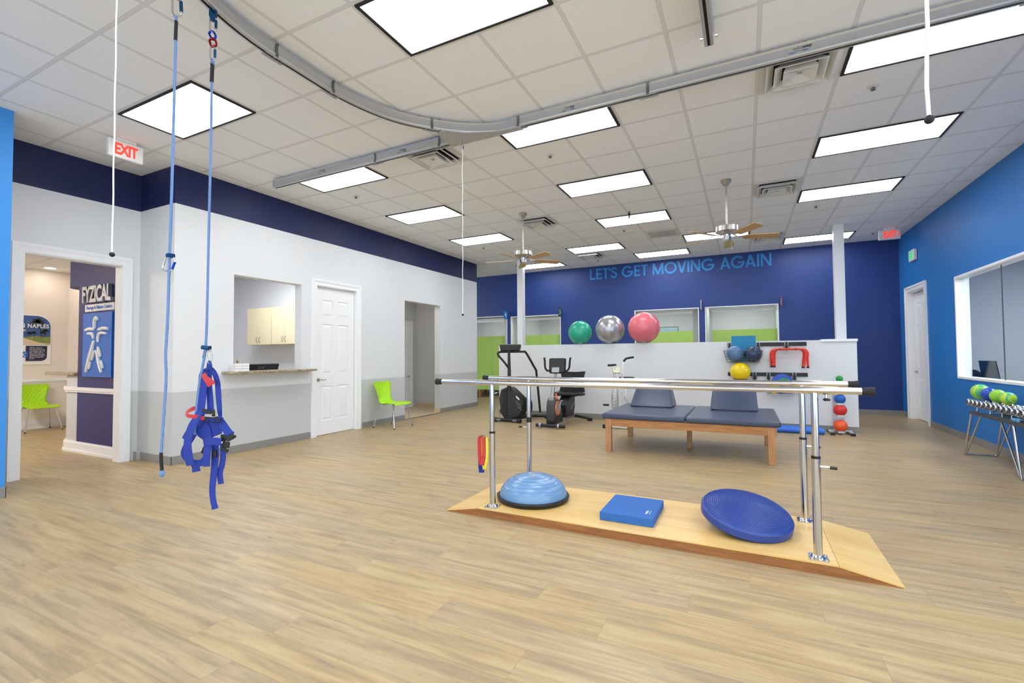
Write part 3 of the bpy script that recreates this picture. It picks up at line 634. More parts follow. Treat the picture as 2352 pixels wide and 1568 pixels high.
# ------------------------------------------------------------------ overhead rail
ZR0, ZR1 = H-.12, H-.025
PROF = [(-.022, 0), (-.030, .004), (-.032, .018), (-.024, .034), (-.024, .082), (-.034, .095), (.034, .095), (.024, .082), (.024, .034), (.032, .018), (.030, .004), (.022, 0), (.010, 0), (.010, .03), (-.010, .03), (-.010, 0)]
def sweep(mb, path, prof, z0=ZR0, closed=False):
    P = [Vector(p) for p in path]; N = len(P); rings = []
    for i, p in enumerate(P):
        d = (P[min(i+1, N-1)]-P[max(i-1, 0)]).normalized(); n = Vector((d.y, -d.x))
        rings.append([V(p.x+n.x*a, p.y+n.y*a, z0+b) for a, b in prof])
    mb.rings(rings); return mb
def rail(name, label, path, cl, bolts, ends=True):
    mx = path[0]; t = thing(name, label, 'ceiling track', (path[0][0], path[0][1], H))
    sweep(MB(), path, PROF).build('track', M['alu'], t)
    sweep(MB(), path, [(-.0095, .004), (-.0095, .029), (.0095, .029), (.0095, .004)]).build('slot_shade', M['dark'], t)  # black strip fills the groove, its shade put into the colour
    for p, a in cl:
        d = (math.cos(a), math.sin(a)); pr = [(x*1.12, z+.001) for x, z in PROF[:12]]
        pr = [(-.036, -.003)]+[(-.037, .018), (-.029, .036), (-.029, .08), (-.040, .097), (.040, .097), (.029, .08), (.029, .036), (.037, .018), (.036, -.003)]
        c = sweep(MB(), [(p[0]-d[0]*.012, p[1]-d[1]*.012), (p[0]+d[0]*.012, p[1]+d[1]*.012)], pr).build('clamp', M['darkg'], t)
        mb = MB()
        for s_ in (-1, 1):
            for k in range(4): mb.cyl((p[0]+d[0]*(k-1.5)*.035-s_*d[1]*.024, p[1]+d[1]*(k-1.5)*.035+s_*d[0]*.024, ZR0-.010), (p[0]+d[0]*(k-1.5)*.035-s_*d[1]*.024, p[1]+d[1]*(k-1.5)*.035+s_*d[0]*.024, ZR0), .005, n=8)
        sweep(mb, [(p[0]-d[0]*.08, p[1]-d[1]*.08), (p[0]+d[0]*.08, p[1]+d[1]*.08)], [(-.034, -.004), (-.034, 0), (-.014, 0), (-.014, -.004)])
        sweep(mb, [(p[0]-d[0]*.08, p[1]-d[1]*.08), (p[0]+d[0]*.08, p[1]+d[1]*.08)], [(.014, -.004), (.014, 0), (.034, 0), (.034, -.004)])
        mb.build('joint_plate', M['aluflat'], c)
    for p in bolts: MB().cyl((p[0], p[1], ZR1-.005), (p[0], p[1], H), .009, n=10).build('hanger_bolt', M['steel'], t)
    return t
YR = -.65
def decal(t, x, s=1.):
    f = lambda u, v, d: (x+u, YR-.0248-d*1., ZR0+.056+v)
    text_mesh('solo', .045*s, .018*s, .0006, f).build('decal', M['darkg'], t, smooth=0)
    text_mesh('step', .045*s, .020*s, .0006, lambda u, v, d: (x+.047*s+u, YR-.0248-d, ZR0+.050+v), bold=.02).build('decal', M['black'], t, smooth=0)
    MB().box(x+.01, x+.085, YR-.0254, YR-.0248, ZR0+.044, ZR0+.0455).build('decal', M['darkg'], t, smooth=0)
    MB().box(x-.03, x+.01, YR-.0254, YR-.0248, ZR0+.036, ZR0+.042).box(x+.06, x+.10, YR-.0254, YR-.0248, ZR0+.036, ZR0+.042).build('decal', mat('decal_blue', '#4a74a8', .5), t, smooth=0)
rl = rail('overhead_track', 'short straight silver track with a free end, left of the rail junction', [(-3.2, YR), (-.40, YR)], [((-1.45, YR), 0), ((-.56, YR), 0)], [(-2.9, YR), (-1.7, YR), (-1.3, YR), (-.68, YR)])
MB().box(-3.204, -3.2, YR-.034, YR+.034, ZR0, ZR0+.095).build('end_cap', M['aluflat'], rl, smooth=0)
decal(rl, -2.35); decal(rl, -1.1)
rr = rail('overhead_track', 'long straight silver track running to the top right corner', [(.35, YR), (4.75, YR)], [((.37, YR), 0), ((1.60, YR), 0), ((4.0, YR), 0)], [(.62, YR), (1.35, YR), (1.95, YR), (2.75, YR), (3.35, YR), (4.3, YR)])
decal(rr, .85); decal(rr, 2.67, 1.3)
arc = [(.35, YR), (.20, -.64), (.05, -.668), (-.2, -.80), (-.45, -1.03), (-.63, -1.28), (-.735, -1.56), (-.785, -1.85), (-.79, -2.15), (-.79, -2.4)]
sm = [(p.x, p.y) for p in smoothpath([(a, b, 0) for a, b in arc], 5)]
cx, cy, R = .86, -2.4, 1.65
for i in range(1, 26): a = PI+i*math.radians(3.5); sm.append((cx+R*math.cos(a), cy+R*math.sin(a)))
def ang(a, b): return math.atan2(b[1]-a[1], b[0]-a[0])
rail('overhead_track', 'curved silver track sweeping from the junction to the top left, ropes hang from it', sm, [((-.42, -1.0), ang((-.2, -.8), (-.63, -1.28))), ((-.787, -1.9), PI/2), ((-.79, -2.42), PI/2)], [(-.36, -.95), (-.5, -1.09), (-.782, -1.83), (-.79, -2.3), (-.79, -2.52)])
rail('overhead_track', 'end of a single grey track poking in from the top edge right of centre', [(2.112, -1.10), (2.112, -4.4)], [], [(2.112, -2.4)])
# bolt through that end
q = [o for o in bpy.data.objects if o.name.startswith('overhead_track')][-1]
MB().cyl((2.06, -1.13, ZR0+.05), (2.165, -1.13, ZR0+.05), .007, n=8).cyl((2.055, -1.13, ZR0+.05), (2.067, -1.13, ZR0+.05), .013, n=8).cyl((2.158, -1.13, ZR0+.05), (2.17, -1.13, ZR0+.05), .013, n=8).build('end_bolt', M['chrome'], q)
jp = thing('junction_plate', 'flat triangular metal plate joining the curved and straight tracks', 'plate', (-.1, -.7, ZR0))
MB().prism([(-.43, -.615), (.40, -.615), (.40, -.685), (.15, -.70), (-.15, -.82), (-.32, -.97), (-.40, -.93), (-.43, -.70)], up, ZR0-.012, ZR0-.004).build('plate', M['aluflat'], jp, smooth=0)
mb = MB()
for x, y in ((-.38, -.66), (-.3, -.9), (-.25, -.64), (-.1, -.74), (.05, -.64), (.2, -.66), (.33, -.64)): mb.cyl((x, y, ZR0-.016), (x, y, ZR0-.011), .008, n=10)
mb.build('screws', M['steel'], jp)
MB().ribbon([(.02, -.705, ZR0-.002), (.22, -.67, ZR0-.002), (.36, -.65, ZR0-.002)], .03, .006, (0, 1, 0)).build('liner', M['anod_b'], jp)

# ------------------------------------------------------------------ hanging cords and ropes
def carabiner(parent, c, w, h, r, ang_=0., gate=None, rz=YAW, body=None):
    ex, ey = V(math.cos(rz), math.sin(rz), 0), V(0, 0, 1)
    ca, sa = math.cos(ang_), math.sin(ang_)
    def P(a, b): return V(*c)+ex*(a*ca-b*sa)+ey*(a*sa+b*ca)
    pts = [(-w/2, -h*.30), (-w/2, h*.30), (-w*.30, h*.47), (w*.1, h*.5), (w/2, h*.28), (w/2, -h*.28), (w*.30, -h*.46), (-w*.30, -h*.47)]
    sp_ = smoothpath([(a, b, 0) for a, b in pts], 5, True)
    k = MB().tube([P(p.x, p.y) for p in sp_], r, 8, closed=True).build('carabiner', body or M['chrome'], parent)
    if gate: MB().cyl(P(w/2, -h*.27), P(w/2, h*.24), r*1.5, n=10).build('gate', gate, k)
    return k
def cord(label, x, y, ztop, zbot, r, rb):
    t = thing('hanging_cord', label, 'cord', (x, y, ztop))
    pts = [(x+.003*math.sin(i*1.3), y, ztop+(zbot+rb-ztop)*i/24) for i in range(25)]
    MB().tube(pts, r, 8).build('cord', M['cord'], t)
    MB().sphere((x, y, zbot), rb, n=20).build('ball', M['blackm'], t)
    return t
c1 = cord('white hanging cord with a black tip in front of the left doorway', -.41, -3.53, ZR0, 1.775, .0035, .0115)
MB().cyl((-.41, -3.53, ZR0+.01), (-.41, -3.53, ZR0-.03), .008).build('hook', M['chrome'], c1)
c2 = cord('white hanging cord with a black ball at the upper right', 2.72, -3.2, H, 1.85, .0045, .0105)
MB().cyl((2.72, -3.2, H), (2.72, -3.2, H-.03), .012).build('hook', M['chrome'], c2)
c3 = cord('thin white cord hanging from a small carabiner under the junction plate', -.247, -.715, 3.39, 1.69, .0032, .0115)
carabiner(c3, (-.247, -.715, 3.40), .022, .05, .003, .1, M['anod_b2']); MB().tube([(-.247, -.715, ZR0-.012), (-.247, -.715, 3.42)], .004, 8).build('eye', M['chrome'], c3)

# left rope
RX, RY = -.62, -3.16
ra = thing('climbing_rope', 'left blue rope with a black taped end, hanging clear of the harness', 'rope', (RX, RY, ZR0))
ex = V(math.cos(YAW), math.sin(YAW), 0)
def rp(a, z): return V(RX, RY, z)+ex*a
MB().tube([rp(0, ZR0), rp(0, 3.42), rp(.002, 3.36)], .012, 8).build('swivel', M['anod_r'], ra)
carabiner(ra, rp(0.0, 3.315), .05, .115, .006, .05, M['anod_b'])
MB().tube(smoothpath([rp(-.004, 3.265), rp(-.004, 3.1), rp(-.008, 2.7), rp(-.014, 2.2), rp(-.022, 1.75), rp(-.026, 1.5), rp(-.034, 1.3), rp(-.030, 1.15), rp(-.045, .85), rp(-.052, .72)], 5), .0072, 12).build('rope', M['rope'], ra)
MB().cyl(rp(-.002, 3.23), rp(-.005, 3.115), .0088, n=12).build('tape', M['blackm'], ra)
MB().tube([rp(-.052, .745), rp(-.050, .69), rp(-.045, .645)], .0085, 12).build('tape', M['blackm'], ra)
MB().sphere(rp(-.044, .628), .014, (1, 1, 1.5), 14).build('rope_end', M['rope'], ra)
g = thing('rope_grab', 'blue rope clamp with a silver carabiner halfway down the left rope', 'carabiner', rp(-.016, 1.86))
MB().cbox(rp(-.016, 1.862), (.035, .03, .02)).cyl(rp(-.032, 1.866), rp(.004, 1.858), .012, n=12).build('clamp', M['anod_b'], g)
carabiner(g, rp(-.022, 1.815), .055, .088, .0042, -.35, M['anod_b2'])

# right rope with shackles
RX, RY = -.708, -2.906
rb = thing('climbing_rope', 'right blue rope carrying the harness below a chain of shackles', 'rope', (RX, RY, ZR0))
MB().prism([(-.022, 0), (.022, 0), (.022, -.055), (.008, -.09), (-.008, -.09), (-.022, -.055)], lambda u, v, d: tuple(rp(u, ZR0+.02+v)+V(-math.sin(YAW), math.cos(YAW), 0)*d), -.008, .008).build('trolley', M['anod_b'], rb, smooth=0)
carabiner(rb, rp(0, 3.405), .038, .10, .0055, 0, M['anod_b'])
carabiner(rb, rp(-.002, 3.335), .030, .05, .0065, .5, body=M['anod_b2'])
carabiner(rb, rp(.002, 3.285), .036, .052, .0065, .3, body=M['anod_r']); MB().sphere(rp(.002, 3.308), .010, n=14).build('swivel_ball', M['anod_r'], rb)
carabiner(rb, rp(.0, 3.215), .030, .10, .005, 0, M['anod_b'])
MB().tube([rp(-.008, 3.14), rp(-.008, 3.165), rp(0, 3.178), rp(.008, 3.165), rp(.008, 3.14)], .006, 10).build('rope_eye', M['rope'], rb)
MB().cyl(rp(0, 3.145), rp(-.004, 3.03), .011, n=12).build('tape', M['blackm'], rb)
MB().tube(smoothpath([rp(-.003, 3.04), rp(-.004, 2.6), rp(-.010, 2.1), rp(-.014, 1.6), rp(-.020, 1.36), rp(-.03, 1.27), rp(-.062, 1.08), rp(-.078, .90), rp(-.083, .80)], 5), .0072, 12).build('rope', M['rope'], rb)
# harness ---------------------------------------------------------------
hz = thing('safety_harness', 'royal blue webbing harness with black buckles hanging from the right rope', 'harness', (-.722, -2.906, 1.336), YAW)
def hp(x, y, d=0.): return ((x/3.822+390-475)*.00272, d, -(y/3.822-20)*.00267)
def strap(name, pts, w, m, dep=0., twist=None, sub=5, parent=hz):
    P = [hp(p[0], p[1], (p[2] if len(p) > 2 else 0.)+dep) for p in pts]
    q = smoothpath(P, sub); N = len(q)
    ws = w if isinstance(w, (int, float)) else None
    if ws is None:
        ws = [];
        for i in range(N):
            t = i/(N-1)*(len(w)-1); k = min(int(t), len(w)-2); ws.append((w[k]*(1-(t-k))+w[k+1]*(t-k))*.00071)
    else: ws = w*.00071
    sd = []
    for i in range(N):
        d = (q[min(i+1, N-1)]-q[max(i-1, 0)]).normalized(); s_ = V(0, 1, 0).cross(d)
        if s_.length < .3: s_ = V(1, 0, 0)
        s_.normalize()
        if sd and s_.dot(sd[-1]) < 0: s_ = -s_
        if twist: s_ = (s_+V(0, twist, 0)).normalized()
        sd.append(s_)
    return MB().ribbon(q, ws, .003, sd).build(name, m, parent, world=False, smooth=1.0)
W_ = M['web']
strap('loop', [(330, 265, .0), (328, 225, .01), (340, 202, .0), (358, 225, -.01), (352, 265, 0)], 34, W_)
strap('shoulder_strap', [(345, 270), (290, 285), (256, 310), (246, 400), (240, 560)], [60, 55, 40, 38, 40], W_, .02)
strap('shoulder_strap', [(340, 262), (378, 300), (405, 380), (415, 480), (425, 600), (435, 690)], [55, 50, 52, 55, 50, 34], W_, .01, .15)
strap('back_pad', [(300, 330), (296, 420), (290, 520), (275, 640)], [60, 62, 64, 66], W_, -.005)
strap('shoulder_strap', [(330, 300), (330, 420), (338, 520), (345, 640)], [40, 50, 55, 60], W_, .015)
strap('red_tab', [(300, 305, 0), (330, 340, -.01), (365, 372, -.012), (385, 405, -.01)], [40, 45, 66, 74], M['redweb'], -.012)
strap('red_tab', [(275, 420, .0), (262, 370, .005), (285, 315, 0)], 14, M['redweb'], -.006, .6)
strap('red_loop', [(335, 700, -.01), (270, 680, -.03), (205, 668, -.035), (178, 640, -.01), (205, 612, .02), (245, 620, .03)], 32, M['redweb'], -.01)
strap('waist_strap', [(235, 620, .02), (215, 720, .02), (150, 830, .02), (105, 905, .02)], [60, 95, 90, 82], W_, .02)
strap('waist_strap', [(360, 640, -.01), (300, 640, -.02), (270, 700, -.03), (235, 780, -.04), (215, 900, -.045), (225, 1020, -.045), (240, 1100, -.04)], [40, 50, 60, 62, 66, 72, 74], W_, -.01)
strap('leg_strap', [(240, 1085, -.04), (295, 1090, -.02), (318, 1050, .0), (330, 960, .01), (350, 860, .01)], [62, 60, 50, 40, 45], W_, 0)
strap('leg_strap', [(200, 1085, .0), (145, 1075, .01), (118, 1020, .0), (140, 960, -.01), (185, 890, -.01), (205, 840, 0)], [40, 44, 44, 44, 50, 50], W_, .01, .3)
strap('leg_strap', [(205, 1095), (222, 1130), (232, 1178)], [62, 66, 72], W_, .01)
strap('chest_panel', [(270, 760), (300, 820), (330, 880), (325, 960)], [120, 130, 80, 40], W_, .0)
strap('chest_panel', [(350, 700), (370, 780), (400, 860)], [130, 170, 110], W_, .008)
strap('waist_strap', [(440, 690, -.01), (490, 770, -.01), (545, 830, -.02), (575, 850, -.02)], [60, 70, 70, 66], W_, -.005)
strap('thigh_strap', [(340, 905, -.02), (420, 893, -.035), (492, 900, -.03)], [60, 66, 62], W_, -.012)
strap('thigh_strap', [(360, 930, -.01), (350, 1020, -.015), (350, 1122, -.015)], [66, 64, 62], W_, -.008)
strap('tail_strap', [(400, 930), (398, 1080), (388, 1200), (378, 1330), (385, 1420), (405, 1505)], [60, 62, 58, 54, 52, 56], W_, .004)
strap('tail_strap', [(455, 930), (458, 1040), (450, 1120), (432, 1190), (442, 1290)], [48, 50, 50, 50, 50], W_, .016)
def hb(name, x, y, w, h, a, m, d=-.02, th=.012): return MB().cbox(hp(x, y, d), (w*.00071, th, h*.00071), Matrix.Rotation(a, 3, 'Y')).build(name, m, hz, world=False, bevel=.003)
hb('buckle', 352, 635, 80, 26, .35, M['black'], -.03); hb('buckle', 405, 650, 24, 60, -.1, M['black'], -.025); hb('buckle', 492, 870, 46, 60, 0, M['black'], -.02)
hb('buckle', 560, 865, 74, 50, -.5, M['black'], -.03); hb('buckle', 590, 862, 40, 24, -.5, M['black'], -.03); hb('buckle', 515, 930, 60, 50, .2, M['black'], -.02); hb('buckle', 510, 975, 66, 28, .5, M['black'], -.025)
hb('buckle', 305, 985, 34, 60, .35, M['black'], .0); hb('buckle', 405, 1015, 26, 60, -.2, M['black'], -.004)
lbp = hb('badge', 408, 708, 140, 44, .1, M['blackm'], -.035, .006)
text_mesh('FYZICAL', .072, .016, .001, lambda u, v, d: tuple(V(*hp(365, 718, -.038))+V(u, -d, v-u*.1)), bold=.02).build('badge_lettering', M['anod_b2'], lbp, world=False, smooth=0)
gg = thing('rope_grab', 'blue rope clamp with a silver carabiner directly above the harness', 'carabiner', (-.722, -2.906, 1.34), YAW)
MB().cbox((-.006, 0, .0), (.042, .03, .022)).cyl((-.03, -.006, .004), (.016, -.006, -.004), .014, n=12).build('clamp', M['anod_b'], gg, world=False)
MB().tube(smoothpath([(.012, 0, -.01), (.024, 0, -.04), (.022, 0, -.088), (.008, 0, -.098), (-.004, 0, -.06), (.0, 0, -.02)], 5, True), .0042, 8, closed=True).build('carabiner', M['chrome'], gg, world=False)
MB().tube(smoothpath([(-.022, 0, -.012), (-.028, 0, -.05), (-.026, 0, -.09)], 5), .0012, 6).cyl((-.027, 0, -.05), (-.027, 0, -.068), .004, n=8).build('lanyard', M['blackm'], gg, world=False)

# ------------------------------------------------------------------ parallel bars
pb = thing('parallel_bars', 'chrome parallel bars standing on a low maple platform with ramped ends', 'parallel bars', (1.56, -1.04, 0))
ZT = .066; P0, P1 = .07, 3.05; Q0, Q1 = -1.45, -.62
prof = [(P0, .008), (.36, ZT-.004), (2.76, ZT-.004), (P1, .008), (P1, .0), (P0, .0)]
xz = lambda u, v, d: (u, d, v)
for y0, y1 in ((Q0, Q0+.02), (Q1-.02, Q1)): MB().prism(prof, xz, y0, y1).build('side_board', M['walnut'], pb, smooth=0)
def slope(x0, x1, z0, z1, n_, e=.004):
    return MB().hexa([(x0, Q0-.002, z0-.008), (x1, Q0-.002, z1-.008), (x1, Q1+.002, z1-.008), (x0, Q1+.002, z0-.008), (x0, Q0-.002, z0), (x1, Q0-.002, z1), (x1, Q1+.002, z1), (x0, Q1+.002, z0)]).build(n_, M['maple'], pb, smooth=0)
slope(P0-.005, .359, .010, ZT, 'ramp'); slope(.361, 2.759, ZT, ZT, 'deck'); slope(2.761, P1+.005, ZT, .010, 'ramp')
mb = MB()
for x in (.2, .27, .34, .42, .55, .75, 1.05, 1.35, 1.65, 1.95, 2.25, 2.45, 2.58, 2.7, 2.8, 2.9):
    z = ZT-.018 if .36 < x < 2.76 else max(.012, (ZT*(1-abs(x-1.56 if 0 else (x-.36 if x < 1 else x-2.76))/.29))-.014)
    mb.cyl((x, Q0-.0015, z), (x, Q0+.002, z), .0022, n=8)
mb.build('nail_heads', M['silver'], pb)
BZ = 1.057
for (py, xo) in ((-1.38, 0.), (-.70, .02)):
    xs = (.46+xo*.6, 2.668)
    bar = MB().cyl((xs[0]+.03, py, BZ), (xs[1]-.03, py, BZ), .0195, n=28).build('handrail', M['chrome'], pb)
    x0, x1 = (-.03, 2.905) if py < -1 else (.04, 2.95)
    for a, b in ((x0, xs[0]-.05), (xs[1]+.05, x1)): MB().cyl((a, py, BZ), (b, py, BZ), .0205, n=28).build('rail_end', M['chrome'], bar)
    for c_, d_ in ((xs[0]-.12, xs[0]+.06), (xs[1]-.06, xs[1]+.12)): MB().cyl((c_, py, BZ), (d_, py, BZ), .0235, n=28).build('coupler', M['chrome'], bar)
    for a, s_ in ((x0, -1), (x1, 1)):
        MB().lathe([(.001, -.005), (.0215, -.005), (.0225, .0), (.0245, .035), (.0275, .05), (.0275, .056), (.001, .058)], (a, py, BZ), 28, Matrix.Rotation(s_*PI/2, 3, 'Y')).build('end_cap', M['blackm'], bar)
    for i, x in enumerate(xs):
        s_ = 1 if i else -1
        po = MB().cyl((x, py, ZT), (x, py, .655), .0235, n=28).build('post', M['chrome'], pb)
        MB().cyl((x, py, .655), (x, py, BZ-.01), .0195, n=28).build('inner_post', M['chrome'], po)
        MB().cyl((x, py, .652), (x, py, .668 if (py < -1 or i) else .70), .0245, n=28).build('collar', M['black'], po)
        mb = MB().cbox((x, py, ZT+.004), (.098, .098, .006))
        for a, b in ((1, 1), (1, -1), (-1, 1), (-1, -1)): mb.cyl((x+a*.036, py+b*.036, ZT+.006), (x+a*.036, py+b*.036, ZT+.012), .007, n=8)
        mb.lathe([(.038, .007), (.030, .018), (.024, .022)], (x, py, ZT), 24); mb.build('base_plate', M['chrome'], po)
        lv = MB().cyl((x+s_*.02, py, .604), (x+s_*.068, py, .604), .0085, n=12).build('lever', M['chrome'], po)
        MB().cyl((x+s_*.068, py, .604), (x+s_*.105, py, .602), .0095, n=12).build('grip', M['black'], lv)
    kx = xs[1]+.06
    kn = MB().cyl((kx, py, BZ-.022), (kx, py, BZ-.045), .006, n=10).build('knob_bolt', M['chrome'], bar)
    mb = MB().cyl((kx, py, BZ-.045), (kx, py, BZ-.062), .010, n=12)
    for a in range(3): mb.cyl((kx, py, BZ-.055), (kx+.02*math.cos(a*2.09), py+.02*math.sin(a*2.09), BZ-.055), .0065, n=8)
    mb.build('knob', M['black'], kn)
# bands hooked over the front left post lever
def band(label, m, dx, dy, z0, w, sk):
    q = smoothpath([(.402+dx, -1.40+dy, .628), (.372+dx, -1.405+dy, .61), (.368+dx+sk*.5, -1.40+dy, .50), (.375+dx+sk, -1.405+dy, z0+.05), (.392+dx+sk, -1.415+dy, z0), (.405+dx+sk*.8, -1.41+dy, z0+.06), (.408+dx, -1.40+dy, .48), (.402+dx, -1.39+dy, .62)], 5)
    return tag(MB().ribbon(q, w, .0025, (.75, .65, 0)).build('exercise_band', m, smooth=1.), label, 'exercise band', 'looped exercise bands on the front left post')
band('blue elastic band loop hanging lowest on the front left post', M['web'], -.004, .01, .335, .035, -.015)
band('red elastic band loop hanging in front on the front left post', M['redweb'], -.002, -.014, .40, .04, .0)
band('yellow elastic band loop hanging between the red and the post', mat('yellow_rubber', '#e6d81c', .5), .016, -.006, .365, .018, .0)

# half dome balance trainer
bo = thing('half_dome_trainer', 'pale blue half dome balance trainer with black base on the left of the platform', 'balance trainer', (.668, -1.05, ZT))
MB().lathe([(.001, 0), (.285, 0), (.30, .012), (.305, .032), (.30, .040), (.001, .041)], n=64).prism([(-.30, -.09), (-.31, 0), (-.30, .09), (-.26, .10), (-.26, -.10)], up, .004, .034).build('base', M['black'], bo, world=False)
pr = [(.282, .04)]
for i in range(1, 25):
    a = i/24*PI/2; pr.append((.282*math.cos(a)**.9 if i < 24 else .001, (.04+.166*math.sin(a))))
dm = MB().lathe(pr, n=72).build('dome', M['bosu'], bo, world=False, smooth=1.0)
for k in (.30, .42, .53, .64, .75):
    a = k*PI/2; r = .282*math.cos(a)**.9+.0005; z = (.04+.166*math.sin(a))+.0005
    MB().tube([(r*math.cos(2*PI*i/48), r*math.sin(2*PI*i/48), z) for i in range(48)], .0011, 5, closed=True).build('ridge', mat('dome_ridge', '#4f78ad', .5), dm, world=False)
MB().lathe([(.001, .2065), (.03, .2055), (.03, .202)], n=24).build('valve_badge', M['silver'], dm, world=False)
# foam pad
fp = thing('balance_pad', 'square blue foam balance pad in the middle of the platform', 'foam pad', (1.51, -1.07, ZT))
MB().box(-.192, .192, -.235, .235, 0, .06).build('pad', M['foam'], fp, world=False, bevel=.004)
f_ = lambda x, y, r: (lambda u, v, d: (x-v, y+u, .0605+d))
text_mesh('FYZICAL', .075, .016, .0008, lambda u, v, d: (.135-v, -.145+u, .0605+d), bold=.02).build('print', M['paper'], fp, world=False, smooth=0)
text_mesh('Therapy & Balance Centers', .08, .007, .0008, lambda u, v, d: (.153-v, -.145+u, .0605+d)).build('print', M['paper'], fp, world=False, smooth=0)
# tilted inflatable wobble disc
wd = thing('wobble_disc', 'large studded royal blue wobble disc tilted on the right of the platform', 'wobble disc', (2.285, -1.03, ZT+.096))
mt = Matrix.Rotation(math.radians(10), 4, V(math.cos(YAW-.35), math.sin(YAW-.35), 0)) @ Matrix.Rotation(math.radians(7), 4, V(0, 1, 0))
R_ = .292
prf = [(.001, -.100), (.10, -.094), (.18, -.080), (.25, -.058), (R_-.010, -.036), (R_, -.026), (R_, .018), (R_-.008, .028), (.25, .050), (.21, .064), (.16, .078), (.10, .088), (.05, .093), (.001, .094)]
body = MB().lathe(prf, n=80).xf(mt).build('disc', M['disc'], wd, world=False, smooth=.5)
mb = MB()
for k in range(22):
    r = .012+k*.0125; n_ = max(6, int(2*PI*r/.0118))
    t_ = r/R_; z = .094; 
    for (ra_, za_), (rb_, zb_) in zip(prf[7:], prf[8:]):
        if rb_ <= r <= ra_: z = za_+(zb_-za_)*(ra_-r)/(ra_-rb_)
    for i in range(n_):
        a = 2*PI*i/n_; x, y = r*math.cos(a), r*math.sin(a); h = .0034
        mb.rings([[(x+h*q, y+h*p, z-.001) for q, p in ((-1, -1), (1, -1), (1, 1), (-1, 1))], [(x+h*.6*q, y+h*.6*p, z+.0048) for q, p in ((-1, -1), (1, -1), (1, 1), (-1, 1))]])
st_ = mb.xf(mt).build('studs', M['disc'], body, world=False, smooth=0); st_['kind'] = 'stuff'

# ------------------------------------------------------------------ treatment table and bolsters
tt = thing('treatment_table', 'long oak treatment table with a navy vinyl top split in the middle', 'treatment table', (1.61, 2.07, 0))
X0, X1, Y0, Y1 = .61, 2.61, 1.40, 2.76
for a, b in ((.575, 1.622), (1.625, 2.655)):
    MB().box(a, b, Y0-.03, Y1+.03, .432, .502).build('cushion', M['vinyl'], tt, bevel=.024, seg=4, smooth=1.)
for y in (Y0, Y1-.022):
    ap = MB().box(X0, X1, y, y+.022, .335, .43).build('side_rail', M['oak'], tt, bevel=.003)
    mb = MB()
    for x in (.665, 2.555):
        for z in (.36, .405): mb.lathe([(.001, -.003), (.006, -.0025), (.0085, 0), (.0085, .002)], (x, y if y == Y0 else y+.022, z), 10, Matrix.Rotation(PI/2 if y == Y0 else -PI/2, 3, 'X'))
    mb.build('bolts', M['chrome'], ap)
for x in (X0, X1-.022): MB().box(x, x+.022, Y0+.022, Y1-.022, .335, .43).build('end_rail', M['oak'], tt, bevel=.003)
for x, y in ((.655, 1.43), (2.555, 1.43), (.655, 2.70), (2.555, 2.70), (1.60, 2.05)):
    w = .036 if x != 1.60 else .03
    MB().box(x-w, x+w, y-.034, y+.034, 0, .432).build('leg', M['oakv'], tt, bevel=.003)
def bolster(label, x0, x1, y0, ins):
    t = thing('wedge_bolster', label, 'bolster', ((x0+x1)/2, y0+.25, .50), 0, 'navy vinyl wedge bolsters on the treatment table'); w = (x1-x0)/2
    R = []
    for f, xx in ((0, -w), (.08, -w+.006), (.5, -w+ins), (1.0, -w+ins*1.6)): pass
    mb = MB(); mb.rings([[(-w, -.25, .005), (-w, .25, .005), (-w+ins*.8, .13, .33), (-w+ins*.8, .05, .34)], [(-w*.5, -.262, .003), (-w*.5, .262, .003), (-w*.5, .14, .345), (-w*.5, .05, .355)],
              [(w*.5, -.262, .003), (w*.5, .262, .003), (w*.5, .14, .345), (w*.5, .05, .355)], [(w, -.25, .005), (w, .25, .005), (w-ins*.8, .13, .33), (w-ins*.8, .05, .34)]])
    b = mb.build('body', M['vinyl'], t, world=False, bevel=.02, seg=3, smooth=1.)
    MB().tube([(-w+.01, -.247, .018), (w-.01, -.247, .018)], .0045, 8).build('piping', M['dvinyl'], b, world=False); return t
bolster('navy wedge bolster on the left half of the treatment table', .74, 1.345, 2.30, .07)
bolster('navy wedge bolster on the right half of the treatment table', 1.85, 2.445, 2.27, .03)

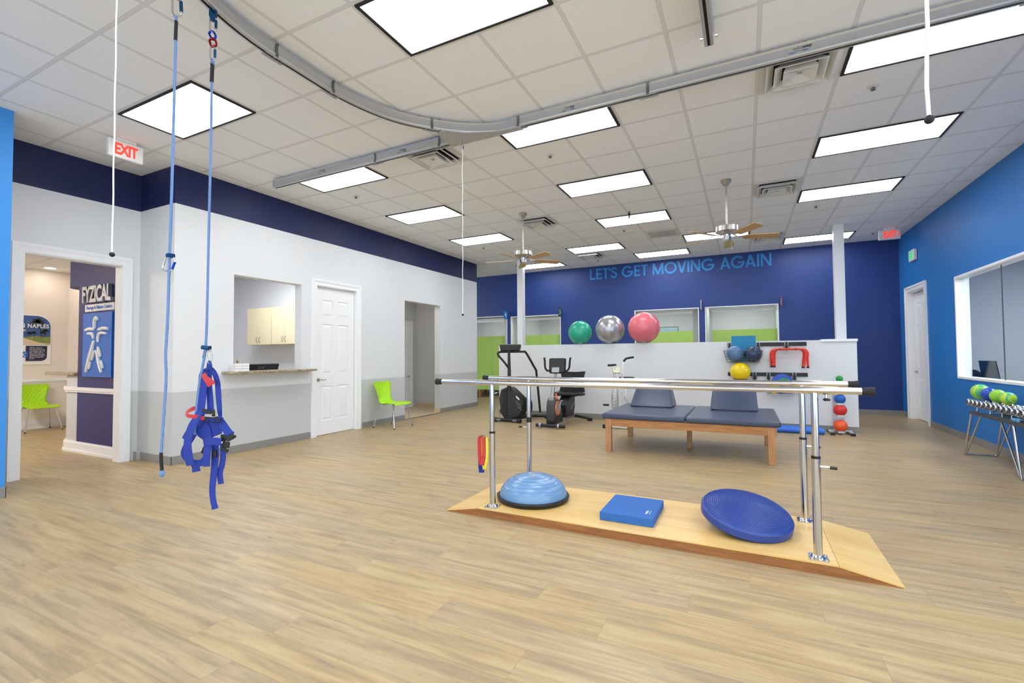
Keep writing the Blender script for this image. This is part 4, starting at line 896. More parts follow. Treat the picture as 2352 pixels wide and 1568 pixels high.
# ------------------------------------------------------------------ lime chairs
def make_chair():
    t = thing('stacking_chair', '', 'chair', (0, 0, 0), 0, 'lime green plastic stacking chairs')
    sec = [(.235, .405, .40, .0), (.225, .425, .43, -.002), (.17, .440, .445, -.008), (.05, .438, .445, -.016), (-.07, .432, .42, -.016), (-.145, .440, .38, -.012), (-.185, .475, .335, -.01), (-.205, .53, .315, -.02), (-.222, .60, .335, -.035), (-.24, .68, .385, -.045), (-.258, .76, .43, -.05), (-.268, .80, .42, -.05), (-.272, .818, .38, -.046)]
    P = smoothpath([(a, b, c) for a, b, c, d in sec], 3); D = smoothpath([(d, 0, 0) for a, b, c, d in sec], 3); rings = []
    for i, p in enumerate(P):
        q0, q1 = P[max(i-1, 0)], P[min(i+1, len(P)-1)]; tx, tz = q1[0]-q0[0], q1[1]-q0[1]; l = math.hypot(tx, tz) or 1; nx, nz = tz/l, -tx/l
        up_ = 1 if True else 0; row = []
        for k in range(17):
            u = -1+k/8; dd = D[i][0]*(1-u*u)        # cupped across the width
            row.append((u*p[2]/2, p[0]-nx*dd*(-1), p[1]-nz*dd*(-1)))
        rings.append(row)
    mb = MB(); mb.rings(rings, close=False, caps=False)
    mb.build('shell', M['lime'], t, world=False, smooth=1.2, solid=.008)
    for sx in (-1, 1):
        for y, yb in ((.13, .235), (-.11, -.25)):
            MB().tube(smoothpath([(sx*.06, y*.7, .412), (sx*.15, y, .408), (sx*.175, y+(yb-y)*.12, .385), (sx*.24, yb, .012)], 5), .0095, 10).build('leg', M['chrome'], t, world=False)
            MB().cyl((sx*.24, yb, 0), (sx*.2395, yb, .02), .012, n=12).build('foot_cap', M['black'], bpy.data.objects[t.children[-1].name], world=False)
    return t
ch = make_chair(); ch.location = (-3.44, 1.90, 0); ch.rotation_euler.z = -PI/2; ch['label'] = 'lime green chair against the left wall right of the white door'
dup(ch, (-9.0, -1.0, 0), -PI/2, 'lime green chair in the reception, seen through the left doorway')

# ------------------------------------------------------------------ service counter and its room
sc = thing('service_counter', 'granite counter shelf under the wall window beside the white door', 'counter', (-3.8, -.28, 1.045))
MB().prism([(-4.05, SW[0]+.004), (XL+.004, SW[0]+.004), (XL+.004, -.93), (-3.68, -.93), (-3.63, -.88), (-3.63, .36), (-3.68, .44), (XL+.004, .44), (XL+.004, SW[1]-.004), (-4.05, SW[1]-.004)], up, 1.0605, 1.09).build('slab', M['granite'], sc, bevel=.006)
ch_ = thing('card_holder', 'white plastic card holder stacked on the left of the granite counter', 'card holder', (-3.76, -.735, 1.09))
for i, z in enumerate((0, .035, .07)):
    b = MB().box(-.045, .045, -.10, .10, z, z+.03).build('tray', M['signw'], ch_, world=False, bevel=.002)
    for j in (-1, 1): MB().box(-.03+.01, .046, j*.05-.042, j*.05+.042, z+.006, z+.032).build('cards', M['paper'], b, world=False, smooth=0)
mn = thing('monitor', 'low black computer monitor behind the granite counter', 'monitor', (-4.25, -.13, .74))
wt = thing('service_worktop', 'lower worktop inside the service room below the wall window', 'worktop', (-4.3, -.2, 0))
MB().box(-4.6, -4.01, -1.25, .45, .70, .74).build('top', M['granite'], wt, smooth=0)
for q_ in (-1.22, .40): MB().box(-4.58, -4.03, q_, q_+.03, 0, .70).build('side_panel', M['cupb'], wt, smooth=0)
mm = Matrix.Translation((0, 0, .275)) @ Matrix.Rotation(math.radians(18), 4, 'Y')
MB().box(-.02, .02, -.285, .285, -.17, .17).xf(mm).build('screen', M['black'], mn, world=False, bevel=.006)
text_mesh('acer', .11, .035, .001, lambda u, v, d: (.0205+d, -.05+u, .10+v), bold=.02).xf(mm).build('badge', M['darkg'], mn, world=False, smooth=0)
MB().box(-.1, .1, -.12, .12, 0, .012).cyl((0, 0, .01), (-.01, 0, .2), .02).build('stand', M['black'], mn, world=False)
def cabinet(label, x0, x1):
    t = thing('wall_cabinet', label, 'cabinet', ((x0+x1)/2, 1.62, 1.52), 0, 'cream wall cabinets in the service room')
    MB().box(x0, x1, 1.32, 1.62, 1.52, 2.245).build('body', M['cupb'], t, smooth=0)
    mid = (x0+x1)/2
    for a, b, hx in ((x0+.002, mid-.0015, mid-.04), (mid+.0015, x1-.002, mid+.04)):
        d = MB().box(a, b, 1.30, 1.319, 1.522, 2.243).build('door', M['cupb'], t, bevel=.002)
        MB().tube(smoothpath([(hx, 1.30, 1.565), (hx, 1.272, 1.585), (hx, 1.268, 1.62), (hx, 1.272, 1.655), (hx, 1.30, 1.675)], 4), .006, 8).build('handle', M['steel'], d)
    return t
cabinet('cream wall cabinet, left one seen through the wall window', -6.70, -5.965); cabinet('cream wall cabinet, right one cut off by the window jamb', -5.955, -5.22)
tm = thing('thermostat', 'small white thermostat on the wall seen through the service window', 'thermostat', (-7.42, 1.60, 1.18))
MB().box(-.075, .075, -.018, .02, -.06, .06).build('case', M['offw'], tm, world=False, bevel=.004); MB().box(-.05, .0, -.021, -.018, -.02, .02).build('display', M['darkg'], tm, world=False, smooth=0)

# ------------------------------------------------------------------ cubicles behind the back wall
slab('wall_cubicle_back', -7.2, 3.2, 9.5, 9.6, 0, 2.75, M['grey']); slab('ceiling_cubicle', -7.2, 3.2, YB+.13, 9.5, 2.65, 2.75, M['white'])
for i, x in enumerate((-7.15, -3.80, -1.2, 1.39, 3.08)): slab('wall_cubicle_side', x-.045, x+.045, YB+.13, 9.5, 0, 2.65, M['grey'])
for i, (a, b, _, z) in enumerate(CUB):
    mb = MB(); e = .018
    mb.box(a, a+e, YB-.006, YB+.13, 0, z); mb.box(b-e, b, YB-.006, YB+.13, 0, z); mb.box(a+e, b-e, YB-.006, YB+.13, z-e, z)
    struct(mb.build('trim_%d' % (9+i), M['trim'], smooth=0))
def curtain(label, x0, x1, amp, zt=2.335, zm=1.845, zb=.25, ph=0.):
    t = thing('privacy_curtain', label, 'curtain', ((x0+x1)/2, 7.42, zt), 0, 'green cubicle curtains with a white mesh top')
    n = int((x1-x0)/.02)
    def wave(u, k): return 7.42+amp*(math.sin(u*17+ph)+.5*math.sin(u*31+1.7*ph+1))*k
    def sheet(z0, z1, m, nm, par, off=0., th=.0):
        mb = MB(); rows = []
        for j in range(7):
            z = z1+(z0-z1)*j/6; k = .35+.65*(zt-z)/(zt-zb); rows.append([(x0+(x1-x0)*i/n, wave(x0+(x1-x0)*i/n, k)+off, z) for i in range(n+1)])
        mb.rings(rows, close=False, caps=False); return mb.build(nm, m, par, smooth=1.2)
    sheet(zb, zm, M['green'], 'cloth', t); sheet(zm, zt-.065, M['sheer'], 'mesh_top', t); hm = sheet(zt-.065, zt-.0, M['hem'], 'hem', t)
    MB().box(x0-.05, x1+.05, 7.405, 7.435, zt+.015, zt+.03).build('track', M['alu'], t, smooth=0)
    mb = MB()
    k = max(3, int((x1-x0)/.16))
    for i in range(k+1): x = x0+.01+(x1-x0-.02)*i/k; mb.tube([(x, 7.42, zt+.015), (x, 7.42, zt-.015)], .004, 6)
    mb.build('hooks', M['steel'], t); return t
curtain('green curtain under the blue sign 4, hanging to near the floor', -5.2, -4.06, .03, ph=.5)
curtain('green curtain behind the left white column beside the green sign 3', -3.66, -2.235, .02, ph=2.)
curtain('green curtain behind the pink exercise ball', -.19, 1.165, .012, ph=4.)
curtain('green curtain behind the blue foam pad, drawn flat', 1.60, 2.965, .006, ph=1.)
pic = thing('framed_picture', 'dark framed picture inside the cubicle behind the pink ball', 'picture', (.30, 9.49, 1.75))
MB().box(-.27, .27, -.02, .0, -.33, .33).build('frame', M['char'], pic, world=False, bevel=.003); MB().box(-.245, .245, -.023, -.02, -.305, .305).build('print', mat('picture_blue', '#8fc4dc', .5, noise=.3, nscale=8), pic, world=False, smooth=0)
def room_sign(n, label, x, y0, y1, zc, m, right=1):
    t = thing('room_sign', label, 'sign', (x, YB, zc), 0, 'numbered cubicle signs')
    yz = lambda u, v, d: (x-.006+d, u, v); r = .02; q = []
    for (cy_, cz_, a0) in ((y1-r, zc+.115-r, 0), (y0+r, zc+.115-r, PI/2), (y0+r, zc-.115+r, PI), (y1-r, zc-.115+r, 1.5*PI)):
        for k in range(5): a = a0+k*PI/8; q.append((cy_+r*math.cos(a), cz_+r*math.sin(a)))
    MB().prism(q, yz, 0, .012).build('plate', m, t, smooth=0)
    f = (lambda u, v, d: (x+.0065+d, y0+.055+u, zc-.065+v)) if right > 0 else (lambda u, v, d: (x-.0065-d, y1-.055-u, zc-.065+v))
    text_mesh(n, .085, .13, .003, f, bold=.02).build('number', M['paper'], t, smooth=0)
    mb = MB()
    for z in (zc-.08, zc+.08): mb.cyl((x-.012, y1-.02, z), (x+.016, y1-.02, z), .008, n=10).cyl((x, y1-.02, z), (x, YB, z), .006, n=8)
    mb.build('standoff', M['steel'], t); return t
room_sign('4', 'blue cubicle sign with a white 4 beside the left opening', -3.845, 6.96, 7.17, 2.435, mat('sign_blue', '#1b7fd0', .35))
room_sign('3', 'dark green cubicle sign with a 3 right of the left column', -2.19, 6.98, 7.17, 2.435, mat('sign_green', '#2f5a3c', .35))
room_sign('2', 'cubicle sign seen edge on between the two middle openings', 1.385, 6.98, 7.17, 2.435, mat('sign_pale', '#cdbfcb', .35), -1)
room_sign('1', 'magenta cubicle sign seen nearly edge on right of the last opening', 3.04, 6.98, 7.17, 2.42, mat('sign_magenta', '#a83a5c', .35), -1)
def bold_letters(body, w, h, depth, f):
    """heavy geometric capitals cut from plates"""
    t = .17; out = []; x = 0.
    bx_ = lambda a, b, c, d: [(a, c), (b, c), (b, d), (a, d)]
    def strip_(pts, tt=t):
        L_, R_ = [], []
        for k, (a, b) in enumerate(pts):
            p0, p1 = pts[max(k-1, 0)], pts[min(k+1, len(pts)-1)]; dx, dy = p1[0]-p0[0], p1[1]-p0[1]; l = math.hypot(dx, dy)
            L_.append((a-dy/l*tt/2, b+dx/l*tt/2)); R_.append((a+dy/l*tt/2, b-dx/l*tt/2))
        return [[L_[k], L_[k+1], R_[k+1], R_[k]] for k in range(len(pts)-1)]
    ring = lambda a0, a1, n: strip_([(.5+.43*math.cos(math.radians(a0+(a1-a0)*k/n)), .5+.43*math.sin(math.radians(a0+(a1-a0)*k/n))) for k in range(n+1)])
    S_ = strip_([(q.x, q.y) for q in smoothpath([(.50, .76, 0), (.43, .89, 0), (.28, .925, 0), (.13, .86, 0), (.11, .72, 0), (.20, .60, 0), (.36, .50, 0), (.475, .39, 0), (.49, .25, 0), (.40, .11, 0), (.25, .075, 0), (.11, .14, 0), (.06, .27, 0)], 4)], .16)
    A_ = [[(0, 0), (.18, 0), (.485, 1), (.305, 1)], [(.79, 0), (.61, 0), (.305, 1), (.485, 1)], bx_(.19, .60, .21, .36)]
    G = {'L': ([bx_(0, t, 0, 1), bx_(t, .50, 0, t)], .50), 'E': ([bx_(0, t, 0, 1), bx_(t, .53, 0, t), bx_(t, .50, .42, .58), bx_(t, .53, 1-t, 1)], .53), 'T': ([bx_(0, .56, 1-t, 1), bx_(.195, .365, 0, 1-t)], .56),
         "'": ([bx_(0, .13, .68, 1)], .13), 'S': (S_, .58), 'G': (ring(42, 352, 26)+[bx_(.52, 1.0, .40, .54)], 1.0), 'O': (ring(0, 360, 32), 1.0), 'I': ([bx_(0, t, 0, 1)], t),
         'N': ([bx_(0, .16, 0, 1), bx_(.60, .76, 0, 1), [(0, 1), (.19, 1), (.76, 0), (.57, 0)]], .76), 'M': ([bx_(0, .16, 0, 1), bx_(.76, .92, 0, 1), [(0, 1), (.18, 1), (.55, 0), (.37, 0)], [(.92, 1), (.74, 1), (.37, 0), (.55, 0)]], .92),
         'V': ([[(x_, 1-y_) for x_, y_ in q] for q in A_[:2]], .79), 'A': (A_, .79)}
    gap = {"T'": .03, "'S": .03, 'VI': .05, 'OV': .02, 'AG': .03, 'GA': .02, 'AI': .07}
    for k, c in enumerate(body):
        if c == ' ': x += .33; continue
        out.append((x, G[c][0])); x += G[c][1]+gap.get(body[k:k+2], .09)
    tot = x-.09; mb = MB()
    for ox, ps_ in out:
        for n_, q in enumerate(ps_):
            e = .0006*(n_ if len(ps_) < 6 else (n_ == len(ps_)-1))
            mb.prism([((ox+a)/tot*w, b*h) for a, b in q], f, 0, depth+e)
    return mb
tag(bold_letters("LET'S GET MOVING AGAIN", 4.24, .285, .012, lambda u, v, d: (-1.365+u, YB-.001-d, 3.258+v)).build('wall_lettering', M['letter'], smooth=0), 'bright blue capital lettering across the top of the navy back wall', 'lettering')
# table and stool glimpsed under curtain 4
t = thing('cubicle_table', 'wooden legged treatment table glimpsed under the curtain of cubicle 4', 'treatment table', (-5.3, 8.3, 0))
for x, y in ((-5.75, 7.62), (-5.03, 7.62), (-5.75, 9.2), (-5.03, 9.2)): MB().box(x-.035, x+.035, y-.035, y+.035, 0, .62).build('leg', M['oakv'], t, smooth=0)
MB().box(-5.8, -4.98, 7.56, 9.3, .62, .68).build('cushion', M['vinyl'], t, bevel=.02)
t = thing('rolling_stool', 'rolling stool with chrome base glimpsed under the curtain of cubicle 4', 'stool', (-4.62, 8.25, 0))
MB().lathe([(.001, .42), (.17, .42), (.18, .45), (.17, .48), (.001, .485)], n=24).build('seat', M['grey'], t, world=False)
mb = MB().cyl((0, 0, .1), (0, 0, .42), .022)
for k in range(5): a = k*2*PI/5; mb.tube([(0, 0, .12), (.24*math.cos(a), .24*math.sin(a), .075)], .012)
mb.build('base', M['chrome'], t, world=False)
for k in range(5): a = k*2*PI/5; MB().cyl((.24*math.cos(a)-.012, .24*math.sin(a), .028), (.24*math.cos(a)+.012, .24*math.sin(a), .028), .027, n=14).build('caster', M['black'], t, world=False)

# ------------------------------------------------------------------ things on and at the partition
def gym_ball(label, x, r, m, rr):
    t = tag(MB().sphere((0, 0, 0), r, n=56).build('exercise_ball', m, smooth=1.2), label, 'exercise ball', group='large exercise balls on the partition')
    t.location = (x, 4.405, PH+r-.0+.006)
    s_ = MB().lathe([(rr, 0), (rr+.012, 0), (rr+.012, .035), (rr, .035), (rr, 0)], n=40).build('ball_ring', M['glass'], smooth=.5); s_.location = (x, 4.405, PH+.012 if x > 3.4 else PH)
    return t, s_
for lb, x, r, m, rr, l2 in (('green exercise ball, left one on the partition', -.727, .240, mat_gymball('green_ball_rubber', '#2ca98b'), .12, 'clear ring under the green exercise ball'),
     ('silver exercise ball, middle one on the partition', -.109, .285, mat_gymball('silver_ball_rubber', '#b4b4b8', .55), .14, 'clear ring under the silver exercise ball'),
     ('pink red exercise ball, right one on the partition', .556, .298, mat_gymball('pink_ball_rubber', '#e67581'), .14, 'clear ring under the pink red exercise ball')):
    b, s_ = gym_ball(lb, x, r, m, rr); tag(s_, l2, 'ball stand', 'clear rings under the exercise balls')
    b.location.z = PH+math.sqrt(r*r-rr*rr)+.036 if False else PH+r+.002
    s_.modifiers.clear()
fb = PY0
def wall_rail(label, x0, x1, z0, z1, cuts):
    t = thing('storage_rail', label, 'rail', ((x0+x1)/2, fb, (z0+z1)/2), 0, 'black storage rails on the partition')
    MB().box(x0, x1, fb-.022, fb, z0, z1).build('rail', M['black'], t, bevel=.003)
    for x in cuts:
        b = MB().box(x-.028, x+.028, fb-.026, fb-.02, z0-.01, z1+.01).build('bracket', M['silver'], t, smooth=0)
        MB().prism([(x-.016, z1), (x+.016, z1), (x+.026, z0-.05), (x-.026, z0-.05)], lambda u, v, d: (u, fb-.026-d, v), 0, .02).tube([(x, fb-.045, z0-.02), (x, fb-.06, z0-.06), (x, fb-.14, z0-.075), (x, fb-.16, z0-.05)], .007, 8).build('hook', M['black'], b)
        if x in (2.925, 2.44): MB().tube([(x+.045*math.cos(a*PI/8), fb-.045, z0-.02+.035*math.sin(a*PI/8)) for a in range(16)], .004, 6, closed=True).build('hook_ring', M['darkg'], b)
wall_rail('upper black storage rail on the partition, above the red hurdles', 2.02, 3.215, 1.402, 1.465, (2.055, 2.50, 2.925)); wall_rail('lower black storage rail on the partition, behind the yellow ball', 2.02, 3.222, .889, .952, (2.44, 2.65, 3.03))
bk = thing('wire_basket', 'silver wire basket holding two dark blue balls on the partition', 'basket', (2.26, 4.2, 1.13))
mb = MB(); r = .003
def rect(z, x0, x1, y0, y1): return [(x0, y0, z), (x1, y0, z), (x1, y1, z), (x0, y1, z)]
for f in (0, .25, .5, .75, 1.): mb.tube(rect(1.128+f*.20, 2.02-f*.055, 2.51+f*.055, 4.11-f*.03, 4.325), r if f < 1 else .0045, 6, closed=True)
for i in range(9): x = 2.02+.49*i/8; xt = 1.965+.60*i/8; mb.tube([(x, 4.32, 1.128), (x, 4.11, 1.128), (xt, 4.08, 1.328)], r, 6)
for i in range(1, 3): y = 4.11+.21*i/3; mb.tube([(1.965, y, 1.328), (2.02, y, 1.128), (2.51, y, 1.128), (2.565, y, 1.328)], r, 6)
mb.build('wires', M['darkg'], bk)
def rball(nm, label, cat, c, r, m, group=None, sc_=(1, 1, 1)):
    o = MB().sphere((0, 0, 0), r, sc_, n=36).build(nm, m, smooth=1.2); o.location = c; return tag(o, label, cat, group)
rball('weighted_ball', 'grey blue ball, left one in the wire basket', 'ball', (2.145, 4.205, 1.275), .142, mat('grey_blue_rubber', '#587ba4', .3), 'balls in the wire basket')
rball('weighted_ball', 'dark navy ball, right one in the wire basket', 'ball', (2.425, 4.21, 1.268), .137, mat('dark_navy_rubber', '#2f4261', .3), 'balls in the wire basket')
o = MB().box(-.19, .19, -.03, .03, 0, .44).build('balance_pad', M['teal'], bevel=.004); o.location = (2.277, 4.305, 1.145); tag(o, 'blue foam pad standing in the wire basket above the balls', 'foam pad')
rball('yellow_ball', 'shiny yellow ball held on the lower rail under the basket', 'ball', (2.218, 4.165, .965), .160, mat_gymball('yellow_ball_rubber', '#f2cf12'))
hr = thing('ball_holder', 'black ring holder under the yellow ball', 'holder', (2.218, 4.17, .84))
MB().tube([(2.218+.11*math.cos(a*PI/12), 4.165+.11*math.sin(a*PI/12), .843) for a in range(24)], .006, 8, closed=True).tube([(2.13, 4.25, .843), (2.13, 4.335, .90)], .006).tube([(2.30, 4.25, .843), (2.30, 4.335, .90)], .006).build('ring', M['black'], hr)
for i, (dy, dx, dz, lb) in enumerate(((-.16, 0, 0, 'front red bent tube hurdle hanging below the upper rail'), (-.115, .03, .004, 'middle red bent tube hurdle hanging below the upper rail'), (-.07, -.022, .0, 'rear red bent tube hurdle hanging below the upper rail'))):
    t = thing('hurdle', lb, 'hurdle', (2.95+dx, fb+dy, 1.345), 0, 'red hurdles hung together on the partition')
    s_ = (.012, -.008, .0)[i]
    q = [(-.235+s_, -.0, -.29), (-.238, 0, -.14), (-.236, 0, -.06), (-.205, 0, -.012), (-.14, 0, 0), (.14, 0, 0), (.205, 0, -.012), (.24, 0, -.06), (.235, 0, -.14), (.222-s_*2, 0, -.30)]
    MB().tube(smoothpath(q, 4), .0168, 12).build('tube', M['red'], t, world=False)
    for e in (q[0], q[-1]): MB().cyl((e[0], 0, e[2]-.012), (e[0], 0, e[2]+.015), .0185, n=12).build('foot_cap', M['black'], t, world=False)
    if i == 0:
        for x in (-.13, .10): MB().tube([(x, -.02, .017), (x, .12, .019), (x, .12, -.017), (x, -.02, -.019)], .004, 6, closed=True).build('tie', M['black'], t, world=False)
# discs in the low rack
lr = thing('disc_rack', 'wire rack on the partition holding round balance discs', 'rack', (2.84, 4.2, .60))
mb = MB()
for z, e in ((.60, 0), (.68, .01), (.76, .015)): mb.tube(rect(z, 2.62-e, 3.06+e, 4.10, 4.33), .0035, 6, closed=True)
for i in range(7): x = 2.62+.44*i/6; mb.tube([(x, 4.33, .60), (x, 4.10, .60), (x, 4.10, .76)], .003, 6)
for x in (2.65, 3.03): mb.tube([(x, 4.33, .60), (x, 4.33, .88)], .004, 6)
mb.build('wires', M['silver'], lr)
def vdisc(lb, x, y, z, r, m, g='round balance discs in the wire rack'):
    o = MB().lathe([(.001, -.014), (r*.7, -.013), (r-.004, -.008), (r, 0), (r-.004, .008), (r*.7, .013), (.001, .014)], (0, 0, 0), 48, Matrix.Rotation(PI/2-.12, 3, 'X')).build('balance_disc', m, smooth=.8)
    o.location = (x, y, z); tag(o, lb, 'balance disc', g)
vdisc('large blue disc, rearmost in the wire rack', 2.85, 4.285, .77, .165, mat('disc_blue', '#2350c0', .4)); vdisc('teal green disc in front of the blue disc in the wire rack', 2.875, 4.235, .742, .13, mat('disc_teal', '#16846e', .4))
vdisc('purple disc low in the wire rack, its edge showing under the bars', 2.93, 4.18, .718, .115, mat('disc_purple', '#8a78b8', .4)); vdisc('yellow disc low in the wire rack, mostly hidden by the bars', 2.72, 4.18, .70, .095, mat('disc_yellow', '#d6c02a', .4))
# medicine ball rack
mr = thing('medicine_ball_rack', 'silver ladder rack of medicine balls at the right end of the partition', 'rack', (3.62, 4.12, 0))
for x in (3.555, 3.685): MB().box(x-.014, x+.014, 4.21, 4.235, .03, .84).build('upright', M['alu'], mr, smooth=0)
for x in (3.50, 3.76):
    f = MB().box(x-.026, x+.026, 3.98, 4.30, .014, .04).build('foot', M['alu'], mr, smooth=0); MB().box(x-.03, x+.03, 3.975, 4.0, 0, .042).build('foot_cap', M['black'], f, smooth=0); MB().box(x-.03, x+.03, 4.28, 4.305, 0, .042).build('foot_cap', M['black'], f, smooth=0)
MB().box(3.47, 3.79, 4.205, 4.235, .035, .055).build('cross_bar', M['alu'], mr, smooth=0)
for z in (.02, .27, .455, .64, .80): MB().box(3.575, 3.665, 4.06, 4.21, z+.008, z+.022).box(3.575, 3.665, 4.05, 4.06, z+.008, z+.04).build('shelf', M['alu'], mr, smooth=0)
G_ = 'medicine balls on the ladder rack'
rball('medicine_ball', 'orange medicine ball, bottom of the ladder rack', 'medicine ball', (3.62, 4.105, .136), .094, mat('ball_orange', '#ee5a28', .5), G_)
rball('medicine_ball', 'red medicine ball, second from the bottom of the ladder rack', 'medicine ball', (3.62, 4.105, .383), .091, mat('ball_red', '#d42c2c', .5), G_)
rball('medicine_ball', 'blue medicine ball on the ladder rack just under the chrome bars', 'medicine ball', (3.62, 4.105, .556), .077, mat('ball_blue', '#1f5fb8', .5), G_)
rball('medicine_ball', 'small green medicine ball on top of the ladder rack', 'medicine ball', (3.62, 4.105, .872), .050, mat('ball_green', '#239a48', .5), G_)
for lb, y, r, x0, x1 in (('front blue foam roller on the floor under the partition', 3.985, .048, 2.42, 3.39), ('rear blue foam roller against the partition baseboard', 4.09, .052, 2.36, 3.36)):
    tag(MB().cyl((x0, y, r), (x1, y, r), r, n=32).build('foam_roller', mat('roller_blue', '#2a6fd6', .35), smooth=.6, bevel=.006), lb, 'foam roller', 'blue foam rollers on the floor')

# ------------------------------------------------------------------ elliptical stepper
el = thing('elliptical_trainer', 'black stepper trainer with long handrails, leftmost machine at the partition', 'exercise machine', (-1.75, 3.45, 0))
K = M['black']; KM = M['blackm']
MB().tube(smoothpath([(-1.79, 3.33, .98), (-1.90, 3.32, 1.13), (-2.03, 3.31, 1.27), (-2.045, 3.32, 1.325), (-2.0, 3.37, 1.345), (-1.80, 3.43, 1.345), (-1.60, 3.50, 1.345), (-1.54, 3.53, 1.32), (-1.45, 3.70, 1.05), (-1.43, 3.76, .97), (-1.44, 3.80, .88), (-1.455, 4.00, .12)], 5), .022, 12).build('handrail', K, el)
MB().tube([(-1.80, 3.30, .60), (-1.80, 3.31, .95), (-1.83, 3.36, 1.38)], .032, 14, rs=[.042, .034, .024]).build('mast', K, el)
mm = Matrix.Translation((-1.83, 3.42, 1.405)) @ Matrix.Diagonal((1.12, 1.1, 1.1, 1)) @ Matrix.Rotation(.42, 4, 'Z') @ Matrix.Rotation(math.radians(-28), 4, 'X')
cs = MB().hexa([mm @ V(*p) for p in ((-.13, -.04, -.05), (.13, -.04, -.05), (.17, .02, -.05), (-.17, .02, -.05), (-.19, -.05, .06), (.19, -.05, .06), (.19, .03, .06), (-.19, .03, .06))]).build('console', K, el, bevel=.008)
MB().box(-.185, .185, -.045, .03, .06, .066).xf(mm).build('console_face', M['silver'], cs, smooth=0)
pl = [(-1.915, .62), (-1.80, .675), (-1.74, .64), (-1.60, .48), (-1.53, .37), (-1.55, .24), (-1.60, .10), (-1.70, .05), (-1.86, .06), (-1.93, .18), (-1.95, .45)]
def sk(d): return lambda u, v, w: (u+w*.35*d, 3.30+(u+1.9)*.55+w, v)
bd = MB().prism(pl, sk(1), -.075, .075).build('shroud', K, el, bevel=.02, seg=3)
MB().prism([(-1.86, .60), (-1.80, .63), (-1.80, .10), (-1.86, .12)], sk(1), -.095, -.07).build('shroud_rib', M['blackm'], bd, bevel=.008)
MB().prism([(-1.655, .50), (-1.60, .44), (-1.60, .405), (-1.655, .465)], sk(1), -.079, -.076).build('decal', M['paper'], bd, smooth=0)
mb = MB()
for i in range(3): mb.prism([(-1.66+i*.015, .40-i*.055), (-1.575+i*.01, .315-i*.05), (-1.58+i*.01, .305-i*.05), (-1.665+i*.015, .39-i*.055)], sk(1), -.080, -.076)
mb.build('decal', M['darkg'], bd, smooth=0)
MB().tube(smoothpath([(-1.64, 3.45, .43), (-1.55, 3.55, .43), (-1.50, 3.62, .38), (-1.50, 3.66, .25), (-1.53, 3.62, .13), (-1.68, 3.5, .06)], 5), .026, 12).build('pedal_arm', K, el)
ft = MB().tube([(-2.06, 3.19, .045), (-1.54, 3.22, .045)], .034, 14).build('front_foot', K, el)
for x in (-1.97, -1.62): MB().box(x-.04, x+.04, 3.155, 3.162, .035, .06).build('decal', M['silver'], ft, smooth=0)
for x in (-2.06, -1.54): MB().cyl((x-.03, 3.205, .042), (x+.03, 3.205, .042), .042, n=16).build('foot_cap', KM, ft)
MB().tube([(-1.72, 3.32, .05), (-1.50, 3.95, .06)], .022, 10).build('base_tube', K, el)
rf = MB().tube([(-1.72, 3.86, .05), (-1.26, 4.02, .05)], .030, 12).build('rear_foot', K, el); MB().cbox((-1.30, 4.0, .03), (.10, .08, .055)).build('foot_cap', KM, rf, bevel=.01)
MB().tube(smoothpath([(-1.93, 3.2, .30), (-1.94, 3.16, .12), (-1.90, 3.15, .02)], 4), .003, 6).build('power_cord', M['darkg'], el)

# ------------------------------------------------------------------ recumbent bike
rbk = thing('recumbent_bike', 'black and grey recumbent exercise bike with an orange crank ring', 'exercise machine', (-.75, 3.4, 0))
yzx = lambda x0: (lambda u, v, d: (x0+d, u, v))
pl = [(2.93, .07), (2.90, .30), (2.93, .46), (3.0, .52), (3.10, .52), (3.20, .44), (3.30, .28), (3.34, .06)]
sh = MB().prism(pl, yzx(-.87), 0, .16).build('shroud', M['char'], rbk, bevel=.03, seg=4, smooth=.9)
MB().prism([(2.925, .06), (2.92, .20), (3.33, .20), (3.345, .06)], yzx(-.876), 0, .172).build('shroud_base', K, sh, bevel=.012)
ro = Matrix.Rotation(PI/2, 3, 'Y')
MB().lathe([(.105, 0), (.125, 0), (.125, .012), (.105, .014), (.105, 0)], (-.712, 3.06, .335), 36, ro).build('crank_ring', M['orange'], sh)
MB().lathe([(.001, .004), (.03, .016), (.10, .008), (.104, 0)], (-.712, 3.06, .335), 30, ro).build('crank_disc', M['silver'], sh)
cr = MB().tube([(-.69, 3.06, .335), (-.672, 3.065, .335), (-.665, 3.10, .46)], .010, 10).build('crank_arm', M['silver'], rbk)
MB().tube([(-.66, 3.10, .46), (-.62, 3.10, .46)], .008).build('pedal_axle', M['silver'], cr)
MB().tube([(-.79, 2.985, .47), (-.765, 3.03, .75), (-.735, 3.10, 1.02)], .026, 16, rs=[.036, .028, .024]).build('mast', M['silver'], rbk)
MB().cbox((-.79, 2.99, .50), (.09, .08, .10)).build('mast_collar', M['silver'], rbk, bevel=.01); MB().prism([(-.015, 0), (.02, 0), (.0, .11), (-.012, .10)], lambda u, v, d: (-.72+u, 3.03+d, .49+v), -.02, .02).build('lock_knob', M['orange'], rbk, bevel=.006)
mm = Matrix.Translation((-.71, 3.07, 1.085)) @ Matrix.Rotation(math.radians(12), 4, 'Z') @ Matrix.Rotation(math.radians(-14), 4, 'X')
co = MB().hexa([mm @ V(*p) for p in ((-.14, -.035, -.135), (.14, -.035, -.135), (.15, .05, -.14), (-.15, .05, -.14), (-.145, -.04, .13), (.145, -.04, .13), (.16, .05, .15), (-.16, .05, .15))]).build('console', K, rbk, bevel=.03, seg=4, smooth=1.)
MB().box(-.09, .04, -.045, -.03, -.13, -.04).xf(mm).build('console_bracket', M['silver'], co, smooth=0)
